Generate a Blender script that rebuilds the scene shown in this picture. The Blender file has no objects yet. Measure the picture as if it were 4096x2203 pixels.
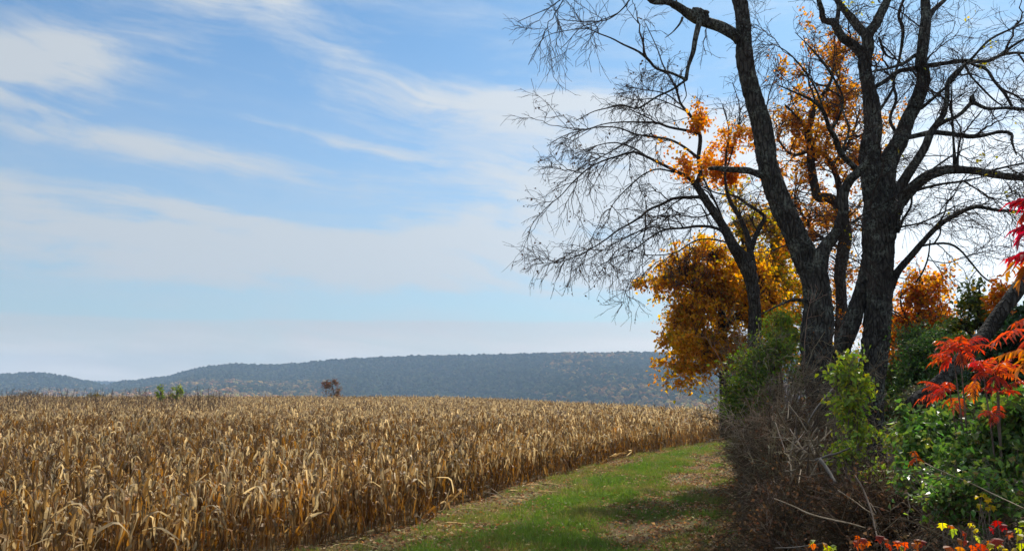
import bpy, math, random
import numpy as np
from mathutils import Vector

rng = np.random.default_rng(7)
random.seed(7)
scene = bpy.context.scene
col = scene.collection

# ------------------------------------------------------------------ camera, sky, sun, exposure
FPX = 2048 / math.tan(math.radians(31.0))      # focal length in photograph pixels
CAMZ = 3.7                                     # the photographer stands on a bank above the field
HORIZON = 1581.0
TH = math.atan((HORIZON - 1101.5) / FPX)
cam_d = bpy.data.cameras.new('camera')
cam = bpy.data.objects.new('camera', cam_d)
col.objects.link(cam)
cam.location = (0, 0, CAMZ)
cam.rotation_euler = (math.pi / 2 + TH, 0, 0)
cam_d.sensor_fit = 'HORIZONTAL'
cam_d.angle = math.radians(62.0)
cam_d.clip_start = 0.1
cam_d.clip_end = 40000
scene.camera = cam

SUN_AZ, SUN_EL = math.radians(26), math.radians(42)
SDIR = Vector((math.sin(SUN_AZ) * math.cos(SUN_EL), math.cos(SUN_AZ) * math.cos(SUN_EL), math.sin(SUN_EL)))
sun_d = bpy.data.lights.new('sun', 'SUN')
sun_d.energy = 4.2
sun_d.angle = math.radians(3.5)
sun_d.color = (1.0, 0.93, 0.82)
sun = bpy.data.objects.new('sun', sun_d)
sun.rotation_euler = SDIR.to_track_quat('Z', 'Y').to_euler()
sun.location = (30, 20, 60)
col.objects.link(sun)

scene.view_settings.view_transform = 'Standard'
scene.view_settings.look = 'None'
scene.view_settings.gamma = 1.0
scene.view_settings.use_curve_mapping = False
scene.view_settings.exposure = 0.8
SKY_STRENGTH = 0.11
HAZE_DENSITY = 0.00017

scene.render.engine = 'CYCLES'
cy = scene.cycles
cy.max_bounces = 6
cy.diffuse_bounces = 3
cy.glossy_bounces = 2
cy.transmission_bounces = 3
cy.transparent_max_bounces = 8
cy.volume_bounces = 0
cy.use_denoising = True
cy.caustics_reflective = False
cy.caustics_refractive = False
cy.use_adaptive_sampling = True
cy.adaptive_threshold = 0.02


class NT:
    """short helper for writing node maths"""
    def __init__(self, tree):
        self.t = tree
        tree.nodes.clear()

    def n(self, kind, **kw):
        nd = self.t.nodes.new(kind)
        for k, v in kw.items():
            setattr(nd, k, v)
        return nd

    def link(self, a, b):
        self.t.links.new(a, b)

    def put(self, sock, v):
        if isinstance(v, bpy.types.NodeSocket):
            self.link(v, sock)
        else:
            sock.default_value = v

    def m(self, op, a, b=None, c=None, clamp=False):
        nd = self.n('ShaderNodeMath', operation=op, use_clamp=clamp)
        self.put(nd.inputs[0], a)
        if b is not None:
            self.put(nd.inputs[1], b)
        if c is not None:
            self.put(nd.inputs[2], c)
        return nd.outputs[0]

    def mix(self, f, a, b, blend='MIX'):
        nd = self.n('ShaderNodeMix', data_type='RGBA', blend_type=blend)
        self.put(nd.inputs[0], f)
        self.put(nd.inputs[6], a if isinstance(a, bpy.types.NodeSocket) else (*a, 1)[:4])
        self.put(nd.inputs[7], b if isinstance(b, bpy.types.NodeSocket) else (*b, 1)[:4])
        return nd.outputs[2]

    def comb(self, x, y, z):
        nd = self.n('ShaderNodeCombineXYZ')
        self.put(nd.inputs[0], x); self.put(nd.inputs[1], y); self.put(nd.inputs[2], z)
        return nd.outputs[0]

    def noise(self, vec, scale, detail=4, rough=0.5, dist=0.0, out=0):
        nd = self.n('ShaderNodeTexNoise')
        if vec is not None:
            self.link(vec, nd.inputs['Vector'])
        nd.inputs['Scale'].default_value = scale
        nd.inputs['Detail'].default_value = detail
        nd.inputs['Roughness'].default_value = rough
        nd.inputs['Distortion'].default_value = dist
        return nd.outputs[out]

    def smooth(self, x, lo, hi, tlo=0.0, thi=1.0):
        nd = self.n('ShaderNodeMapRange', interpolation_type='SMOOTHSTEP')
        self.put(nd.inputs[0], x)
        self.put(nd.inputs[1], lo); self.put(nd.inputs[2], hi)
        nd.inputs[3].default_value = tlo; nd.inputs[4].default_value = thi
        return nd.outputs[0]

    def ramp(self, f, stops):
        nd = self.n('ShaderNodeValToRGB')
        self.put(nd.inputs[0], f)
        e = nd.color_ramp.elements
        while len(e) < len(stops):
            e.new(0.5)
        for el, (p, c) in zip(e, stops):
            el.position = p; el.color = (*c, 1)
        return nd.outputs[0]


world = bpy.data.worlds.new('World')
scene.world = world
world.use_nodes = True


def build_world():
    w = NT(world.node_tree)
    tc = w.n('ShaderNodeTexCoord')
    sep = w.n('ShaderNodeSeparateXYZ')
    w.link(tc.outputs['Generated'], sep.inputs[0])
    x, y, z = sep.outputs
    sky = w.n('ShaderNodeTexSky', sky_type='NISHITA')
    sky.sun_disc = False
    sky.sun_elevation = SUN_EL
    sky.sun_rotation = SUN_AZ
    sky.altitude = 200
    sky.air_density = 1.0
    sky.dust_density = 0.6
    sky.ozone_density = 2.0
    az = w.m('ARCTAN2', x, y)
    el = w.m('ARCSINE', z)
    # wind-drawn cirrus: stretched, warped noise over bearing and height
    warp = w.noise(w.comb(w.m('MULTIPLY', az, 1.6), w.m('MULTIPLY', el, 4.0), 3.7), 1.6, 3, 0.5, out=1)
    wsep = w.n('ShaderNodeSeparateXYZ'); w.link(warp, wsep.inputs[0])
    wa = w.m('SUBTRACT', wsep.outputs[0], 0.5)
    we = w.m('SUBTRACT', wsep.outputs[1], 0.5)
    slant = w.m('ADD', el, w.m('MULTIPLY', az, 0.09))
    sa = w.m('ADD', w.m('MULTIPLY', az, 1.5), w.m('MULTIPLY', wa, 0.5))
    se = w.m('ADD', w.m('MULTIPLY', slant, 9.0), w.m('MULTIPLY', we, 0.8))
    streak = w.noise(w.comb(sa, w.m('MULTIPLY', se, 1.4), 1.3), 2.0, 10, 0.58, 0.12)
    fine = w.noise(w.comb(w.m('MULTIPLY', sa, 2.2), w.m('MULTIPLY', se, 1.6), 9.1), 3.6, 9, 0.64, 0.3)
    puff = w.noise(w.comb(w.m('MULTIPLY', az, 7.0), w.m('MULTIPLY', el, 11.0), 5.2), 1.6, 8, 0.6, 0.5)

    def blob(ca, ce, ra, re, amp, tilt=0.0):
        da = w.m('SUBTRACT', az, ca)
        de = w.m('SUBTRACT', w.m('SUBTRACT', el, ce), w.m('MULTIPLY', da, tilt))
        q = w.m('ADD', w.m('POWER', w.m('DIVIDE', da, ra), 2.0), w.m('POWER', w.m('DIVIDE', de, re), 2.0))
        return w.m('MULTIPLY', w.m('EXPONENT', w.m('MULTIPLY', q, -1.0)), amp)

    # (bearing, height, half width, half height, amount, tilt) of the cloud fields
    fields = [(-0.46, 0.165, 0.30, 0.045, 0.80, -0.06), (-0.10, 0.160, 0.28, 0.040, 0.85, -0.04), (0.08, 0.225, 0.16, 0.034, 0.55, 0.10),
              (0.30, 0.19, 0.24, 0.10, 0.85, 0.0), (0.62, 0.14, 0.35, 0.13, 1.1, 0.0),
              (-0.05, 0.338, 0.20, 0.022, 0.75, -0.05), (0.10, 0.325, 0.14, 0.030, 0.55, 0.0), (-0.18, 0.375, 0.07, 0.016, 0.35, -0.3),
              (-0.52, 0.345, 0.11, 0.030, 0.85, 0.22), (-0.60, 0.315, 0.12, 0.028, 0.60, 0.1),
              (-0.40, 0.445, 0.11, 0.024, 0.95, -0.12), (-0.29, 0.455, 0.035, 0.022, 0.85, -0.5),
              (-0.42, 0.268, 0.18, 0.020, 0.62, -0.10), (-0.16, 0.280, 0.18, 0.014, 0.42, -0.12),
              (0.25, 0.27, 0.25, 0.04, 0.50, 0.0), (-0.60, 0.215, 0.12, 0.022, 0.45, -0.25), (-0.38, 0.205, 0.12, 0.014, 0.4, -0.2),
              (-0.24, 0.205, 0.10, 0.016, -0.45, -0.15), (-0.05, 0.105, 0.40, 0.009, -0.28, 0.0)]
    tot = None
    for f in fields:
        b = blob(*f)
        tot = b if tot is None else w.m('ADD', tot, b)
    away = w.smooth(w.m('ABSOLUTE', az), 0.75, 1.1)
    tot = w.m('ADD', tot, w.m('MULTIPLY', w.m('MAXIMUM', away, w.smooth(el, 0.5, 0.8)), 0.62))  # cloud outside the view, thickened to lighten and whiten the shaded areas
    tot = w.m('ADD', tot, 0.27)
    tex = w.m('ADD', w.m('ADD', w.m('MULTIPLY', streak, 0.50), w.m('MULTIPLY', fine, 0.32)), w.m('MULTIPLY', puff, 0.18))
    tex = w.smooth(tex, 0.33, 0.68)
    dens = w.m('MULTIPLY', tot, w.m('ADD', 0.42, w.m('MULTIPLY', tex, 0.80)))
    dens = w.m('ADD', dens, w.m('MULTIPLY', w.m('SUBTRACT', tex, 0.55), 0.22), clamp=True)
    dens = w.smooth(dens, 0.0, 1.0)
    # the low deck along the horizon, with a fairly sharp upper edge
    lowtop = w.m('ADD', 0.089, w.m('ADD', w.m('MULTIPLY', az, 0.006), w.m('MULTIPLY', w.m('SUBTRACT', streak, 0.5), 0.014)))
    low = w.m('SUBTRACT', 1.0, w.smooth(el, w.m('SUBTRACT', lowtop, 0.006), w.m('ADD', lowtop, 0.003)))
    low = w.m('MULTIPLY', low, w.m('ADD', 0.88, w.m('MULTIPLY', w.m('SUBTRACT', tex, 0.5), 0.4)), clamp=True)
    veil = w.m('MULTIPLY', w.smooth(el, 0.50, 0.10), w.m('ADD', 0.30, w.m('MULTIPLY', tex, 0.28)))
    dens = w.m('MAXIMUM', w.m('MULTIPLY', dens, 0.92), low)
    dens = w.m('MAXIMUM', dens, veil)
    # clouds are brighter towards the sun
    dot = w.n('ShaderNodeVectorMath', operation='DOT_PRODUCT')
    w.link(tc.outputs['Generated'], dot.inputs[0]); dot.inputs[1].default_value = SDIR
    glow = w.m('POWER', w.m('MAXIMUM', dot.outputs['Value'], 0.0), 4.0)
    cb = w.m('MULTIPLY', w.m('ADD', 3.25, w.m('MULTIPLY', glow, 1.7)), w.m('ADD', 1.0, blob(0.62, 0.13, 0.38, 0.18, 0.95)))
    lowdim = w.m('SUBTRACT', 1.0, w.m('MULTIPLY', w.smooth(el, 0.086, 0.035), w.m('ADD', -0.30, w.m('MULTIPLY', w.m('SUBTRACT', streak, 0.5), -1.3))))
    cb = w.m('MULTIPLY', cb, lowdim)
    ccol = w.n('ShaderNodeCombineColor')
    lowc = w.smooth(el, 0.10, 0.04)
    w.link(w.m('MULTIPLY', cb, w.m('ADD', 0.94, w.m('MULTIPLY', lowc, 0.12))), ccol.inputs[0]); w.link(w.m('MULTIPLY', cb, 1.0), ccol.inputs[1]); w.link(w.m('MULTIPLY', cb, w.m('SUBTRACT', 1.05, w.m('MULTIPLY', lowc, 0.15))), ccol.inputs[2])
    blue = w.mix(1.0, sky.outputs[0], w.mix(w.smooth(el, 0.05, 0.32), (0.40, 0.535, 0.56), (0.37, 0.57, 0.66)), 'MULTIPLY')
    c = w.mix(dens, blue, ccol.outputs[0])
    bg = w.n('ShaderNodeBackground')
    w.link(c, bg.inputs[0]); bg.inputs[1].default_value = SKY_STRENGTH
    out = w.n('ShaderNodeOutputWorld')
    w.link(bg.outputs[0], out.inputs[0])
    world.cycles.sampling_method = 'MANUAL'
    world.cycles.sample_map_resolution = 1024


build_world()

# ------------------------------------------------------------------ helpers
CT, ST = math.cos(TH), math.sin(TH)


def P(px, py, d):
    """the point of the place seen at a photograph pixel, d metres ahead"""
    yv = (1101.5 - py) / FPX
    s = d / (CT - ST * yv)
    return np.array([(px - 2048) / FPX * s, d, CAMZ + s * (ST + CT * yv)])


def WPX(w, d):
    return w * d / FPX


def sm(t):
    t = np.clip(t, 0, 1)
    return t * t * (3 - 2 * t)


def tag(o, label, cat=None, group=None, kind=None):
    o['label'] = label
    if cat: o['category'] = cat
    if group: o['group'] = group
    if kind: o['kind'] = kind
    return o


def empty(name, loc):
    o = bpy.data.objects.new(name, None)
    o.empty_display_size = 0.2
    o.location = loc
    col.objects.link(o)
    return o


def mesh_np(name, verts, faces, mat=None, colors=None, smooth=False, extra=None):
    """faces: one (n,k) int array or a list of such arrays"""
    verts = np.asarray(verts, dtype=np.float32)
    if isinstance(faces, np.ndarray):
        faces = [faces]
    faces = [f for f in faces if len(f)]
    me = bpy.data.meshes.new(name)
    me.vertices.add(len(verts))
    me.vertices.foreach_set('co', verts.ravel())
    nl = sum(f.size for f in faces); nf = sum(len(f) for f in faces)
    me.loops.add(nl); me.polygons.add(nf)
    me.loops.foreach_set('vertex_index', np.concatenate([f.ravel() for f in faces]).astype(np.int32))
    starts, o = [], 0
    for f in faces:
        starts.append(o + np.arange(len(f)) * f.shape[1]); o += f.size
    me.polygons.foreach_set('loop_start', np.concatenate(starts).astype(np.int32))
    me.polygons.foreach_set('use_smooth', np.full(nf, smooth))
    me.update(calc_edges=True)
    if colors is not None:
        a = me.color_attributes.new('Col', 'FLOAT_COLOR', 'POINT')
        c = np.ones((len(verts), 4), dtype=np.float32); c[:, :3] = colors
        a.data.foreach_set('color', c.ravel())
    if extra:
        for k, v in extra.items():
            a = me.attributes.new(k, 'FLOAT', 'POINT')
            a.data.foreach_set('value', np.asarray(v, dtype=np.float32))
    if mat: me.materials.append(mat)
    return me


def add_obj(name, me, parent=None):
    o = bpy.data.objects.new(name, me)
    col.objects.link(o)
    if parent: o.parent = parent
    return o


def part(name, verts, faces, mat, root, colors=None, smooth=False, kind=None):
    base = np.array(root.location)
    o = add_obj(name, mesh_np(name, np.asarray(verts) - base, faces, mat, colors, smooth), root)
    if kind: o['kind'] = kind
    return o


def norm(v):
    return v / np.maximum(np.linalg.norm(v, axis=-1, keepdims=True), 1e-9)


def tubes(paths, radii, sides=3):
    """paths (N,K,3), radii (N,K) -> verts, quads"""
    N, K, _ = paths.shape
    t = norm(np.gradient(paths, axis=1))
    ref = np.zeros((N, 1, 3)); ref[..., 2] = 1.0
    mt = np.abs(t[:, :, 2]).mean(axis=1) > 0.8
    ref[mt] = (1.0, 0.15, 0)
    u = norm(np.cross(t, np.broadcast_to(ref, t.shape)))
    v = np.cross(t, u)
    a = np.arange(sides) / sides * 2 * np.pi
    ring = u[:, :, None, :] * np.cos(a)[None, None, :, None] + v[:, :, None, :] * np.sin(a)[None, None, :, None]
    vs = paths[:, :, None, :] + ring * radii[:, :, None, None]
    i = np.arange(N)[:, None, None] * (K * sides) + np.arange(K - 1)[None, :, None] * sides
    j = np.arange(sides)[None, None, :]; j2 = (j + 1) % sides
    q = np.stack([i + j, i + j2, i + sides + j2, i + sides + j], axis=-1).reshape(-1, 4)
    return vs.reshape(-1, 3), q


def join(*vf):
    vs, fs, o = [], [], 0
    for v, f in vf:
        if len(v) == 0: continue
        vs.append(v)
        fs.append(f + o)
        o += len(v)
    return np.concatenate(vs), fs


def catmull(pts, n):
    """smooth resample of a polyline with columns (x,y,z,r)"""
    p = np.asarray(pts, dtype=float)
    if len(p) == 2:
        t = np.linspace(0, 1, n)[:, None]
        return p[0] * (1 - t) + p[1] * t
    q = np.vstack([2 * p[0] - p[1], p, 2 * p[-1] - p[-2]])
    seg = np.linalg.norm(np.diff(p[:, :3], axis=0), axis=1)
    cum = np.concatenate([[0], np.cumsum(seg)])
    s = np.linspace(0, cum[-1], n)
    k = np.clip(np.searchsorted(cum, s, side='right') - 1, 0, len(seg) - 1)
    t = ((s - cum[k]) / np.maximum(seg[k], 1e-9))[:, None]
    p0, p1, p2, p3 = q[k], q[k + 1], q[k + 2], q[k + 3]
    r = 0.5 * (2 * p1 + (p2 - p0) * t + (2 * p0 - 5 * p1 + 4 * p2 - p3) * t ** 2 + (3 * p1 - p0 - 3 * p2 + p3) * t ** 3)
    r[:, 3] = np.maximum(r[:, 3], 0.25 * np.minimum(p1[:, 3], p2[:, 3]))
    return r


def thick_limb(path4, sides, rough=0.06, ridges=0.03, seed=0):
    """one bark-covered limb with uneven girth and closed ends; path4 (K,4)"""
    r_ = np.random.default_rng(seed)
    p = path4[:, :3]; rad = path4[:, 3]
    K = len(p)
    t = norm(np.gradient(p, axis=0))
    u = np.zeros_like(p)
    u0 = np.cross(t[0], (0.3, 1, 0.1)); u[0] = u0 / np.linalg.norm(u0)
    for i in range(1, K):
        w = u[i - 1] - t[i] * np.dot(u[i - 1], t[i])
        u[i] = w / np.linalg.norm(w)
    v = np.cross(t, u)
    a = np.arange(sides) / sides * 2 * np.pi
    s = np.concatenate([[0], np.cumsum(np.linalg.norm(np.diff(p, axis=0), axis=1))])
    ph = r_.uniform(0, 6.28, 8)
    R = np.ones((K, sides))
    for k in range(4):
        fs = r_.uniform(0.8, 3.2); m = r_.integers(1, 4)
        R += rough * 0.5 * np.sin(fs * s[:, None] + m * a[None, :] + ph[k])
    R += ridges * r_.standard_normal((K, sides)) + ridges * 0.8 * np.sin(a[None, :] * (sides // 3) + 2.2 * np.sin(s[:, None] * 1.7 + ph[5]) + ph[4])
    ring = u[:, None, :] * np.cos(a)[None, :, None] + v[:, None, :] * np.sin(a)[None, :, None]
    vs = (p[:, None, :] + ring * (rad[:, None] * R)[:, :, None]).reshape(-1, 3)
    i = np.arange(K - 1)[:, None] * sides; j = np.arange(sides)[None, :]; j2 = (j + 1) % sides
    q = np.stack([i + j, i + j2, i + sides + j2, i + sides + j], axis=-1).reshape(-1, 4)
    tip = len(vs)
    vs = np.vstack([vs, p[-1] + t[-1] * rad[-1] * 0.6, p[0] - t[0] * rad[0] * 0.3])
    e = (K - 1) * sides
    jj = np.arange(sides)
    tri = np.concatenate([np.stack([e + jj, e + (jj + 1) % sides, np.full(sides, tip)], 1),
                          np.stack([(jj + 1) % sides, jj, np.full(sides, tip + 1)], 1)])
    return vs, [q, tri]


def resample(paths, K):
    N, K0, D = paths.shape
    t = np.linspace(0, K0 - 1, K); i = np.minimum(t.astype(int), K0 - 2); f = (t - i)[None, :, None]
    return paths[:, i] * (1 - f) + paths[:, i + 1] * f


def sprout(paths, radii, counts, tlo, thi, L, ang, K, r0, r1, bend=(0, 0, 0), wig=0.06, bias=(0, 0, 0), lenfall=0.4):
    """side shoots on a batch of parents. counts per parent; L=(lo,hi) metres; ang=(lo,hi) degrees off the parent"""
    N, K0, _ = paths.shape
    idx = np.repeat(np.arange(N), counts)
    M = len(idx)
    t = rng.uniform(tlo, thi, M)
    f = t * (K0 - 1); i = np.minimum(f.astype(int), K0 - 2); f = (f - i)[:, None]
    p0 = paths[idx, i] * (1 - f) + paths[idx, i + 1] * f
    pr = radii[idx, i] * (1 - f[:, 0]) + radii[idx, i + 1] * f[:, 0]
    tan = norm(paths[idx, i + 1] - paths[idx, i])
    rnd = norm(rng.standard_normal((M, 3)) + np.array(bias))
    perp = norm(rnd - tan * (rnd * tan).sum(1, keepdims=True))
    a = np.radians(rng.uniform(ang[0], ang[1], M))[:, None]
    d = tan * np.cos(a) + perp * np.sin(a)
    ln = rng.uniform(L[0], L[1], M) * (1 - lenfall * t)
    s = np.linspace(0, 1, K)[None, :, None]
    b = np.array(bend)[None, None, :] * rng.uniform(0.3, 1.4, (M, 1, 1))
    pth = p0[:, None, :] + ln[:, None, None] * (d[:, None, :] * s + b * s ** 2)
    w = np.cumsum(rng.standard_normal((M, K, 3)) * wig, axis=1) * s
    pth = pth + w * ln[:, None, None]
    rr = np.minimum(np.full(M, r0) * rng.uniform(0.7, 1.25, M), pr * 0.85)
    rad = rr[:, None] * (1 - s[0, :, 0][None, :]) + np.minimum(r1, rr)[:, None] * s[0, :, 0][None, :]
    return pth, rad


def leaf_cards(pos, axis, nrm, length, width, fold=0.25, cup=0.15):
    """folded pointed leaves (6 vertices, 4 triangles): pos/axis/nrm (N,3), length/width (N,)"""
    side = norm(np.cross(nrm, axis)); nrm = np.cross(axis, side)
    l = length[:, None]; w = width[:, None]
    b = pos
    m = pos + axis * l * 0.45 - nrm * w * fold * 0.5
    tip = pos + axis * l - nrm * l * cup
    s1 = pos + axis * l * 0.38 + side * w * 0.5 + nrm * w * fold * 0.5
    s2 = pos + axis * l * 0.38 - side * w * 0.5 + nrm * w * fold * 0.5
    N = len(pos)
    v = np.stack([b, s1, tip, s2, m], axis=1).reshape(-1, 3)
    o = np.arange(N)[:, None] * 5
    f = np.concatenate([o + np.array([[0, 1, 4]]), o + np.array([[1, 2, 4]]), o + np.array([[2, 3, 4]]), o + np.array([[3, 0, 4]])])
    return v, f


def pick_cols(n, palette, jit=0.18):
    pal = np.array([c[:3] for c in palette]); wts = np.array([c[3] for c in palette], dtype=float); wts /= wts.sum()
    c = pal[rng.choice(len(pal), n, p=wts)]
    return np.clip(c * np.exp(rng.normal(0, jit, (n, 1))) * np.exp(rng.normal(0, jit * 0.35, (n, 3))), 0.002, 0.9)


def gn_scatter(name, pts, rots, scls, idx, protos):
    """instances of a few prototype meshes on a cloud of points, one object"""
    me = bpy.data.meshes.new(name)
    me.vertices.add(len(pts))
    me.vertices.foreach_set('co', np.asarray(pts, dtype=np.float32).ravel())
    a = me.attributes.new('rot', 'FLOAT_VECTOR', 'POINT'); a.data.foreach_set('vector', np.asarray(rots, dtype=np.float32).ravel())
    a = me.attributes.new('scl', 'FLOAT_VECTOR', 'POINT'); a.data.foreach_set('vector', np.asarray(scls, dtype=np.float32).ravel())
    a = me.attributes.new('idx', 'INT', 'POINT'); a.data.foreach_set('value', np.asarray(idx, dtype=np.int32))
    o = add_obj(name, me)
    pc = bpy.data.collections.new(name + '_kinds')
    for k, m in enumerate(protos):
        q = bpy.data.objects.new('%s_kind_%02d' % (name, k), m)
        pc.objects.link(q)
    ng = bpy.data.node_groups.new(name, 'GeometryNodeTree')
    ng.interface.new_socket('Geometry', in_out='INPUT', socket_type='NodeSocketGeometry')
    ng.interface.new_socket('Geometry', in_out='OUTPUT', socket_type='NodeSocketGeometry')
    nn = ng.nodes.new
    gi, go = nn('NodeGroupInput'), nn('NodeGroupOutput')
    ip = nn('GeometryNodeInstanceOnPoints')
    ci = nn('GeometryNodeCollectionInfo'); ci.inputs[0].default_value = pc
    ci.inputs['Separate Children'].default_value = True; ci.inputs['Reset Children'].default_value = True
    def na(nm, ty):
        q = nn('GeometryNodeInputNamedAttribute'); q.data_type = ty; q.inputs['Name'].default_value = nm
        return next(s for s in q.outputs if s.enabled and s.name == 'Attribute')
    e2r = nn('FunctionNodeEulerToRotation')
    L = ng.links.new
    L(gi.outputs[0], ip.inputs['Points']); L(ci.outputs[0], ip.inputs['Instance'])
    ip.inputs['Pick Instance'].default_value = True
    L(na('idx', 'INT'), ip.inputs['Instance Index'])
    L(na('rot', 'FLOAT_VECTOR'), e2r.inputs[0]); L(e2r.outputs[0], ip.inputs['Rotation'])
    L(na('scl', 'FLOAT_VECTOR'), ip.inputs['Scale'])
    L(ip.outputs[0], go.inputs[0])
    md = o.modifiers.new('scatter', 'NODES'); md.node_group = ng
    return o


# ------------------------------------------------------------------ materials
def mat_new(name):
    m = bpy.data.materials.new(name); m.use_nodes = True
    return m, NT(m.node_tree)


def leaf_material(name, trans=0.35, rough=0.55, spec=0.3, vein=0.0, rand=0.25, sat_trans=1.25, patch=0.0):
    m, w = mat_new(name)
    at = w.n('ShaderNodeAttribute', attribute_name='Col')
    oi = w.n('ShaderNodeObjectInfo')
    geo = w.n('ShaderNodeNewGeometry')
    nz = w.noise(geo.outputs['Position'], 9.0, 3, 0.6)
    val = w.m('ADD', 1.0 - rand * 0.5, w.m('MULTIPLY', oi.outputs['Random'], rand))
    val = w.m('MULTIPLY', val, w.m('ADD', 0.72, w.m('MULTIPLY', nz, 0.56)))
    if patch:
        pn = w.smooth(w.noise(geo.outputs['Position'], patch, 4, 0.6, 0.3), 0.3, 0.7)
        val = w.m('MULTIPLY', val, w.m('ADD', 0.78, w.m('MULTIPLY', pn, 0.42)))
    hsv = w.n('ShaderNodeHueSaturation')
    w.link(at.outputs['Color'], hsv.inputs['Color'])
    w.link(val, hsv.inputs['Value'])
    pb = w.n('ShaderNodeBsdfPrincipled')
    w.link(hsv.outputs[0], pb.inputs['Base Color'])
    pb.inputs['Roughness'].default_value = rough
    pb.inputs['Specular IOR Level'].default_value = spec
    tr = w.n('ShaderNodeBsdfTranslucent')
    h2 = w.n('ShaderNodeHueSaturation'); h2.inputs['Saturation'].default_value = sat_trans; h2.inputs['Value'].default_value = 1.35
    w.link(hsv.outputs[0], h2.inputs['Color']); w.link(h2.outputs[0], tr.inputs['Color'])
    mx = w.n('ShaderNodeMixShader'); mx.inputs[0].default_value = trans
    w.link(pb.outputs[0], mx.inputs[1]); w.link(tr.outputs[0], mx.inputs[2])
    out = w.n('ShaderNodeOutputMaterial'); w.link(mx.outputs[0], out.inputs[0])
    return m


def bark_material(name, dark, light, lichen, lich_amt=0.45, scale=1.0):
    m, w = mat_new(name)
    tc = w.n('ShaderNodeTexCoord')
    mp = w.n('ShaderNodeMapping'); w.link(tc.outputs['Object'], mp.inputs[0])
    mp.inputs['Scale'].default_value = (9 * scale, 9 * scale, 2.2 * scale)
    n1 = w.noise(mp.outputs[0], 1.6, 7, 0.68, 0.9)
    vo = w.n('ShaderNodeTexVoronoi', feature='DISTANCE_TO_EDGE'); w.link(mp.outputs[0], vo.inputs['Vector'])
    vo.inputs['Scale'].default_value = 1.3
    crack = w.smooth(vo.outputs['Distance'], 0.0, 0.18)
    big = w.noise(tc.outputs['Object'], 0.7, 4, 0.6, 0.5)
    c = w.mix(w.m('MULTIPLY', w.smooth(n1, 0.3, 0.7), w.smooth(big, 0.28, 0.62)), dark, light)
    c = w.mix(w.m('MULTIPLY', w.m('SUBTRACT', 1.0, crack), 0.7), c, tuple(x * 0.35 for x in dark))
    n2 = w.noise(tc.outputs['Object'], 2.1, 6, 0.65, 0.4)
    n3 = w.noise(tc.outputs['Object'], 14.0, 4, 0.6, 0.3)
    lm = w.m('MULTIPLY', w.smooth(n2, 0.46, 0.62), w.smooth(n3, 0.42, 0.6))
    c = w.mix(w.m('MULTIPLY', lm, lich_amt), c, lichen)
    pb = w.n('ShaderNodeBsdfPrincipled'); w.link(c, pb.inputs['Base Color'])
    pb.inputs['Roughness'].default_value = 0.9; pb.inputs['Specular IOR Level'].default_value = 0.15
    hgt = w.m('ADD', w.m('MULTIPLY', n1, 0.6), w.m('MULTIPLY', crack, 0.6))
    bp = w.n('ShaderNodeBump'); bp.inputs['Strength'].default_value = 1.0; bp.inputs['Distance'].default_value = 0.12
    w.link(hgt, bp.inputs['Height']); w.link(bp.outputs[0], pb.inputs['Normal'])
    out = w.n('ShaderNodeOutputMaterial'); w.link(pb.outputs[0], out.inputs[0])
    return m


def plain_material(name, c1, c2, scale=6.0, rough=0.85, spec=0.15):
    m, w = mat_new(name)
    tc = w.n('ShaderNodeTexCoord')
    n1 = w.noise(tc.outputs['Object'], scale, 5, 0.6, 0.3)
    oi = w.n('ShaderNodeObjectInfo')
    c = w.mix(w.smooth(n1, 0.3, 0.7), c1, c2)
    pb = w.n('ShaderNodeBsdfPrincipled'); w.link(c, pb.inputs['Base Color'])
    pb.inputs['Roughness'].default_value = rough; pb.inputs['Specular IOR Level'].default_value = spec
    out = w.n('ShaderNodeOutputMaterial'); w.link(pb.outputs[0], out.inputs[0])
    return m


M_CORN = leaf_material('dry_corn', trans=0.40, rough=0.6, spec=0.25, rand=0.65, sat_trans=1.2, patch=0.28)
M_LEAF = leaf_material('autumn_leaf', trans=0.65, rough=0.5, spec=0.3, rand=0.1)
M_GREEN = leaf_material('green_leaf', trans=0.42, rough=0.42, spec=0.4, rand=0.1, sat_trans=1.15)
M_RED = leaf_material('sumac_leaf', trans=0.42, rough=0.34, spec=0.5, rand=0.2)
M_DEAD = leaf_material('dead_leaf', trans=0.2, rough=0.8, spec=0.1, rand=0.2, sat_trans=1.0)
M_GRASS = leaf_material('grass_blade', trans=0.35, rough=0.5, spec=0.3, rand=0.5, sat_trans=1.1)
M_FOREST = leaf_material('far_foliage', trans=0.1, rough=0.9, spec=0.0, rand=0.5, sat_trans=1.0)
M_BARK = bark_material('ridged_bark', (0.048, 0.043, 0.038), (0.145, 0.132, 0.115), (0.26, 0.29, 0.24), 0.75, 0.75)
M_BARK2 = bark_material('grey_bark', (0.055, 0.047, 0.04), (0.13, 0.115, 0.10), (0.22, 0.23, 0.20), 0.4)
M_TWIG = plain_material('twig_bark', (0.035, 0.026, 0.022), (0.07, 0.052, 0.042))
M_CANE = plain_material('dead_cane', (0.10, 0.075, 0.06), (0.22, 0.17, 0.135))
M_STRAW = plain_material('bleached_stick', (0.22, 0.165, 0.105), (0.36, 0.29, 0.21))
M_GREYW = plain_material('weathered_wood', (0.09, 0.078, 0.07), (0.19, 0.17, 0.15), 12)
M_WEED = plain_material('weed_stem', (0.09, 0.062, 0.042), (0.22, 0.15, 0.095), 0.6)
M_DARKB = plain_material('dark_brush', (0.045, 0.031, 0.024), (0.10, 0.07, 0.052))

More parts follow.
